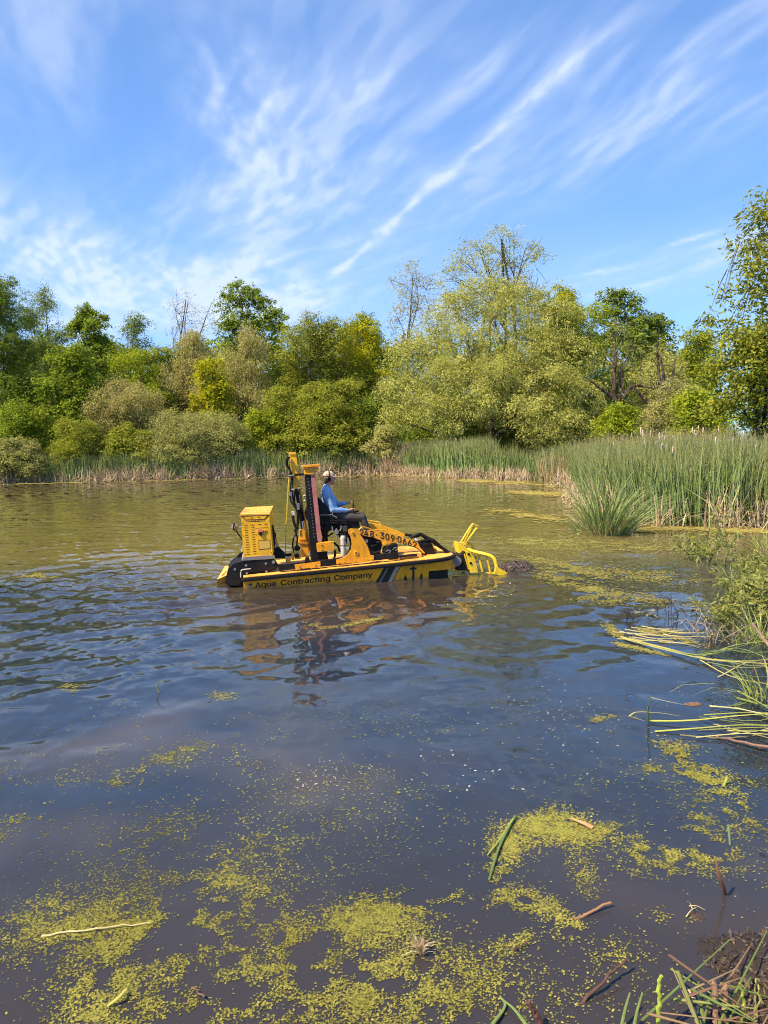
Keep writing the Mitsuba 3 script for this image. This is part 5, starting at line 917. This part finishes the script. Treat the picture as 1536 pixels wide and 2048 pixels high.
lo = [([(1258, 1432, .01), (1275, 1424, .04), (1320, 1426, .03), (1360, 1432, .02)], .008, (.34, .32, .10)), ([(1258, 1432, .01), (1300, 1445, .0), (1330, 1450, .0)], .006, (.24, .22, .1)), ([(1297, 1442, .02), (1380, 1441, .04), (1470, 1432, .06), (1570, 1425, .10)], .017, (.40, .40, .08)), ([(1297, 1444, .01), (1296, 1420, .16), (1302, 1394, .32)], .011, LIME), ([(1310, 1463, .01), (1400, 1456, .04), (1480, 1450, .06), (1570, 1452, .1)], .014, (.33, .36, .08)), ([(1420, 1412, .02), (1480, 1418, .05), (1570, 1438, .1)], .014, (.50, .45, .22)), ([(1475, 1382, .12), (1510, 1400, .10), (1575, 1440, .12)], .013, LIME), ([(1475, 1396, .06), (1520, 1408, .08), (1580, 1420, .12)], .016, LIME), ([(1302, 1395, .03), (1340, 1404, .02), (1372, 1410, .01)], .005, (.44, .38, .18)), ([(1360, 1470, .02), (1450, 1476, .02), (1570, 1462, .06)], .010, (.22, .20, .08))]
for i in range(12): y0 = rr.uniform(1405, 1480); lo.append(([(rr.uniform(1390, 1490), y0 + rr.normal(0, 6), .02), (1510 + rr.normal(0, 12), y0 + rr.normal(0, 10), .06), (1600, y0 + rr.normal(0, 22), .1)], rr.uniform(.006, .012), [LIME, GRN, (.46, .40, .17), (.24, .27, .08)][i % 4]))
bundle('broad flattened bundle of cut reeds reaching in from the right edge, lower bundle', lo, 2)
stalk('dead_stem', 'thick brown dead stem below the lower fallen reeds at the right edge', 'stem', [(1432, 1473, .01), (1480, 1484, .03), (1570, 1498, .06)], (.012, .022), (.20, .12, .09))
stalk('dead_stem', 'pinkish-brown dead stem leaning at the right edge above the upper fallen reeds', 'stem', [(1504, 1246, .30), (1530, 1280, .12), (1560, 1320, .0)], (.024, .034), (.28, .18, .15))
stalk('dead_stem', 'short orange stub standing in the debris left of the leaning dead stem', 'stem', [(1420, 1292, .0), (1424, 1268, .22)], (.022, .016), (.46, .28, .10))
stalk('dark_curl', 'thin dark curled twig on the water left of the lower fallen reeds', 'twig', [(1248, 1398, .0), (1252, 1391, .03), (1264, 1388, .04), (1278, 1396, .01)], .006, DK)

# leafy plants at the right bank
def sprig(name, label, cat, roots, hgt, n_stems, n_leaf, leaf, col, stemcol, seed, spread=.35, group=None):
    r = np.random.default_rng(seed); key = thing(name, label, cat, group); st_, lf = MB(), MB(); c = at(*roots)
    for i in range(n_stems):
        b = c + r.normal(0, .12, 3) * [1, 1, 0]; d = r.normal(0, spread, 3) * [1, 1, 0] * hgt; h = hgt * r.uniform(.5, 1.05)
        q = spline([b - [0, 0, .05], b + d * .3 + [0, 0, h * .5], b + d + [0, 0, h]], 10); st_.add(*tube(q, np.linspace(.010, .003, len(q)) * (hgt / .8) ** .5, 4), np.array(stemcol))
        k = r.integers(3, len(q), n_leaf); ax = r.normal(0, 1, (n_leaf, 3)) * [1, 1, .5] + [0, 0, .25]; L = leaf * r.uniform(.6, 1.2, n_leaf); ax /= np.linalg.norm(ax, axis=1, keepdims=True)
        lf.add(*leaves(r, q[k] + ax * L[:, None] * .5, r.normal(0, .6, (n_leaf, 3)) + [0, 0, 1], ax, L, L * .26, pick(r, n_leaf, *col)))
    put('stems', st_, 'blade_material', key); put('foliage', lf, 'leaf_material', key)
LF = ((.24, .28, .06), (.42, .43, .16))
sprig('willow_sapling', 'pale green willow sapling standing in the algae near the right edge, below the cattails', 'sapling', (1425, 1128), 1.05, 9, 46, .17, LF, (.20, .20, .08), 31)
sprig('willow_sapling', 'low leafy sprig in the algae left of the pale green sapling', 'sapling', (1385, 1118), .45, 7, 30, .14, LF, (.20, .2, .08), 32, .6)
for i, (x, y, h, lab) in enumerate([(1500, 1160, .55, 'yellow-green weedy plant at the right edge beside the sapling'), (1480, 1215, .55, 'bushy weed on the right bank, above the fallen reeds'), (1520, 1255, .6, 'dense green weed at the right edge behind the leaning dead stem'), (1455, 1255, .4, 'low green weed at the waterline of the right bank'), (1530, 1210, .6, 'tall weed at the right edge, between the sapling and the fallen reeds')]):
    sprig('bank_weed', lab, 'weed', (x, y), h, 16, 30, .12, ((.20, .24, .05), (.42, .43, .14)), (.18, .20, .07), 40 + i, .4)
for i, (x, y, n, h, lab) in enumerate([(1515, 1200, 70, .8, 'tuft of long grass leaning at the right edge above the bank weeds'), (1470, 1165, 50, .5, 'thin tuft of grass in the shallow algae at right'), (1540, 1290, 90, .7, 'tuft of grass at the right edge beside the upper fallen reeds'), (1535, 1100, 60, .8, 'tuft of bright grass at the right edge under the cattails'), (1490, 1280, 60, .35, 'short grass tuft at the water in front of the bank weeds'), (1545, 1400, 90, .5, 'grass tuft at the right edge between the two bundles of fallen reeds')]):
    c = at(x, y); tuft('grass_tuft', lab, 'grass tuft', c[0], c[1], n, h, .011, .22, 1.0, 60 + i, pals=(((.14, .20, .035), (.32, .38, .08)), STRAWB), base_n=30)
key = thing('twig_tangle', 'tangle of thin grey twigs and dry stems at the right waterline', 'twigs'); g = MB()
for i in range(60):
    c = at(rr.uniform(1380, 1500), rr.uniform(1235, 1290)); e = c + rr.normal(0, .3, 3) * [1, .7, 0] + [0, 0, rr.uniform(.02, .25)]; g.add(*tube([c, (c + e) / 2 + [0, 0, rr.uniform(0, .12)], e], [.005, .004, .002], 3, False), pick(rr, 1, (.12, .09, .07), (.40, .34, .26))[0])
put('twigs', g, 'blade_material', key, kind='stuff')
for i, (x, y, h, lab) in enumerate([(1247, 1243, .16, 'dark weed with pale leaves in the water, left end of the floating debris'), (1332, 1235, .34, 'dark dead flower stalk standing in the water above the floating debris'), (1372, 1238, .2, 'small dark stalk in the water left of the bank weeds'), (1295, 1232, .12, 'pale leafed weed between the two dark stalks in the water')]):
    sprig('water_weed', lab, 'water weed', (x, y), h, 5, 12, .06, ((.05, .035, .03), (.12, .08, .06)) if i != 3 else ((.34, .33, .16), (.50, .48, .30)), (.05, .04, .03), 80 + i, .5)
key = thing('floating_debris', 'line of floating yellow stems and debris left of the right bank', 'debris')
for i in range(16):
    y0 = rr.uniform(1252, 1284); x0 = rr.uniform(1225, 1330); q = spline([at(x0, y0, .012), at(x0 + rr.uniform(20, 50), y0 + rr.uniform(2, 8), .02), at(x0 + rr.uniform(60, 120), y0 + rr.uniform(2, 10), .012)], 8)
    v, f = tube(q, np.linspace(.008, .003, len(q)), 4); put_key(numbered(key + '__stem'), (v, f), 'blade_material', np.tile(pick(rr, 1, (.36, .32, .10), (.48, .42, .2))[0], (len(v), 1)))

g = MB(); n = 5200; x, y = rr.uniform(1.3, 4.2, n), rr.uniform(2.4, 6.0, n); k = (signed(x, y) > -.06) & (signed(x, y) < .9); x, y = x[k], y[k]; n = len(x)
L = rr.uniform(.02, .13, n) * rr.uniform(.4, 1, n); ax = rr.normal(0, 1, (n, 3)) * [1, 1, .25]
g.add(*leaves(rr, np.c_[x, y, land_z(x, y) + rr.uniform(.0, .03, n)], rr.normal(0, .4, (n, 3)) + [0, 0, 1], ax, L, np.minimum(L * rr.uniform(.06, .3, n), .012), pick(rr, n, (.035, .026, .02), (.24, .17, .10))))
put('bank_litter', g, 'blade_material'); tag('bank_litter', 'wet brown leaf litter and clods covering the near mud bank', 'litter', kind='stuff')
# cut reeds and mud at the bottom right corner
clump('mud_heap', 'dark wet mud and root heap at the bottom right corner', 'mud', at(1500, 1935, .0) + [.10, .02, -.02], (.36, .28, .10), 2200, (.035, .026, .019), (.12, .085, .055), 17, scrap=.5)
clump('mud_heap', 'dark mud spit running into the water above the cut reeds', 'mud', at(1440, 1905, .0) + [0, 0, -.02], (.14, .20, .045), 700, (.03, .023, .017), (.10, .07, .05), 18, scrap=.6)
cut = thing('cut_reeds', 'heap of cut green and brown reed stems lying in the bottom right corner', 'cut reeds')
for i in range(22):
    x0, y0 = rr.uniform(1370, 1540), rr.uniform(1950, 2060); L = rr.uniform(90, 240); a = rr.choice([rr.normal(.15, .35), rr.normal(-1.3, .35)], p=[.55, .45]); z0 = rr.uniform(.04, .16)
    q = spline([at(x0 - L * .5 * math.cos(a), y0 - L * .5 * math.sin(a), z0), at(x0, y0, z0 + .03), at(x0 + L * .5 * math.cos(a), y0 + L * .5 * math.sin(a), z0 + rr.uniform(-.02, .06))], 8)
    v, f = tube(q, np.linspace(rr.uniform(.004, .010), .003, len(q)), 6); v = flatten(v, q, 6, .6); put_key(numbered(cut + '__reed_stem'), (v, f), 'blade_material', np.array([GRN, (.17, .20, .05), (.20, .13, .07), (.14, .08, .05), (.22, .17, .09), GRN][i % 6]) * (.75 + .5 * meshkit.noise(v * 29, i))[:, None])
for i, (pts, r, col, lab) in enumerate([([(1316, 2075, -.02), (1317, 2010, .14), (1319, 1952, .27)], (.014, .011), (.30, .38, .05), 'bright green cut reed standing upright near the bottom edge'), ([(1432, 2050, .02), (1430, 1990, .14), (1428, 1962, .2)], (.017, .014), (.24, .15, .10), 'pinkish-brown cut reed stub standing in the bottom right heap'), ([(1448, 2040, .04), (1450, 2000, .12), (1452, 1970, .18)], (.014, .012), (.25, .15, .085), 'brown cut reed stub right of the pinkish one'), ([(1484, 2050, .04), (1486, 2000, .14), (1482, 1966, .22)], (.010, .008), (.22, .30, .05), 'green cut reed stub in the bottom right heap'), ([(1512, 2050, .06), (1518, 1990, .2), (1510, 1958, .26)], (.007, .005), LIME, 'thin bent green stem at the bottom right corner'), ([(1410, 2040, .02), (1395, 2010, .08), (1376, 1980, .14)], (.008, .006), (.50, .36, .22), 'thin pale stem leaning left out of the bottom right heap')]):
    stalk('cut_stub', lab, 'reed stub', pts, r, col)
for i, (x, lab) in enumerate([(1250, 'green blade rising from the bottom edge, left of the upright cut reed'), (1275, 'second thin blade at the bottom edge, left of the upright cut reed')]):
    stalk('reed_leaf', lab, 'reed leaf', [(x - 10, 2070, -.01), (x, 2020, .06), (x + 10, 1985, .10)], (.009, .004), GRN)
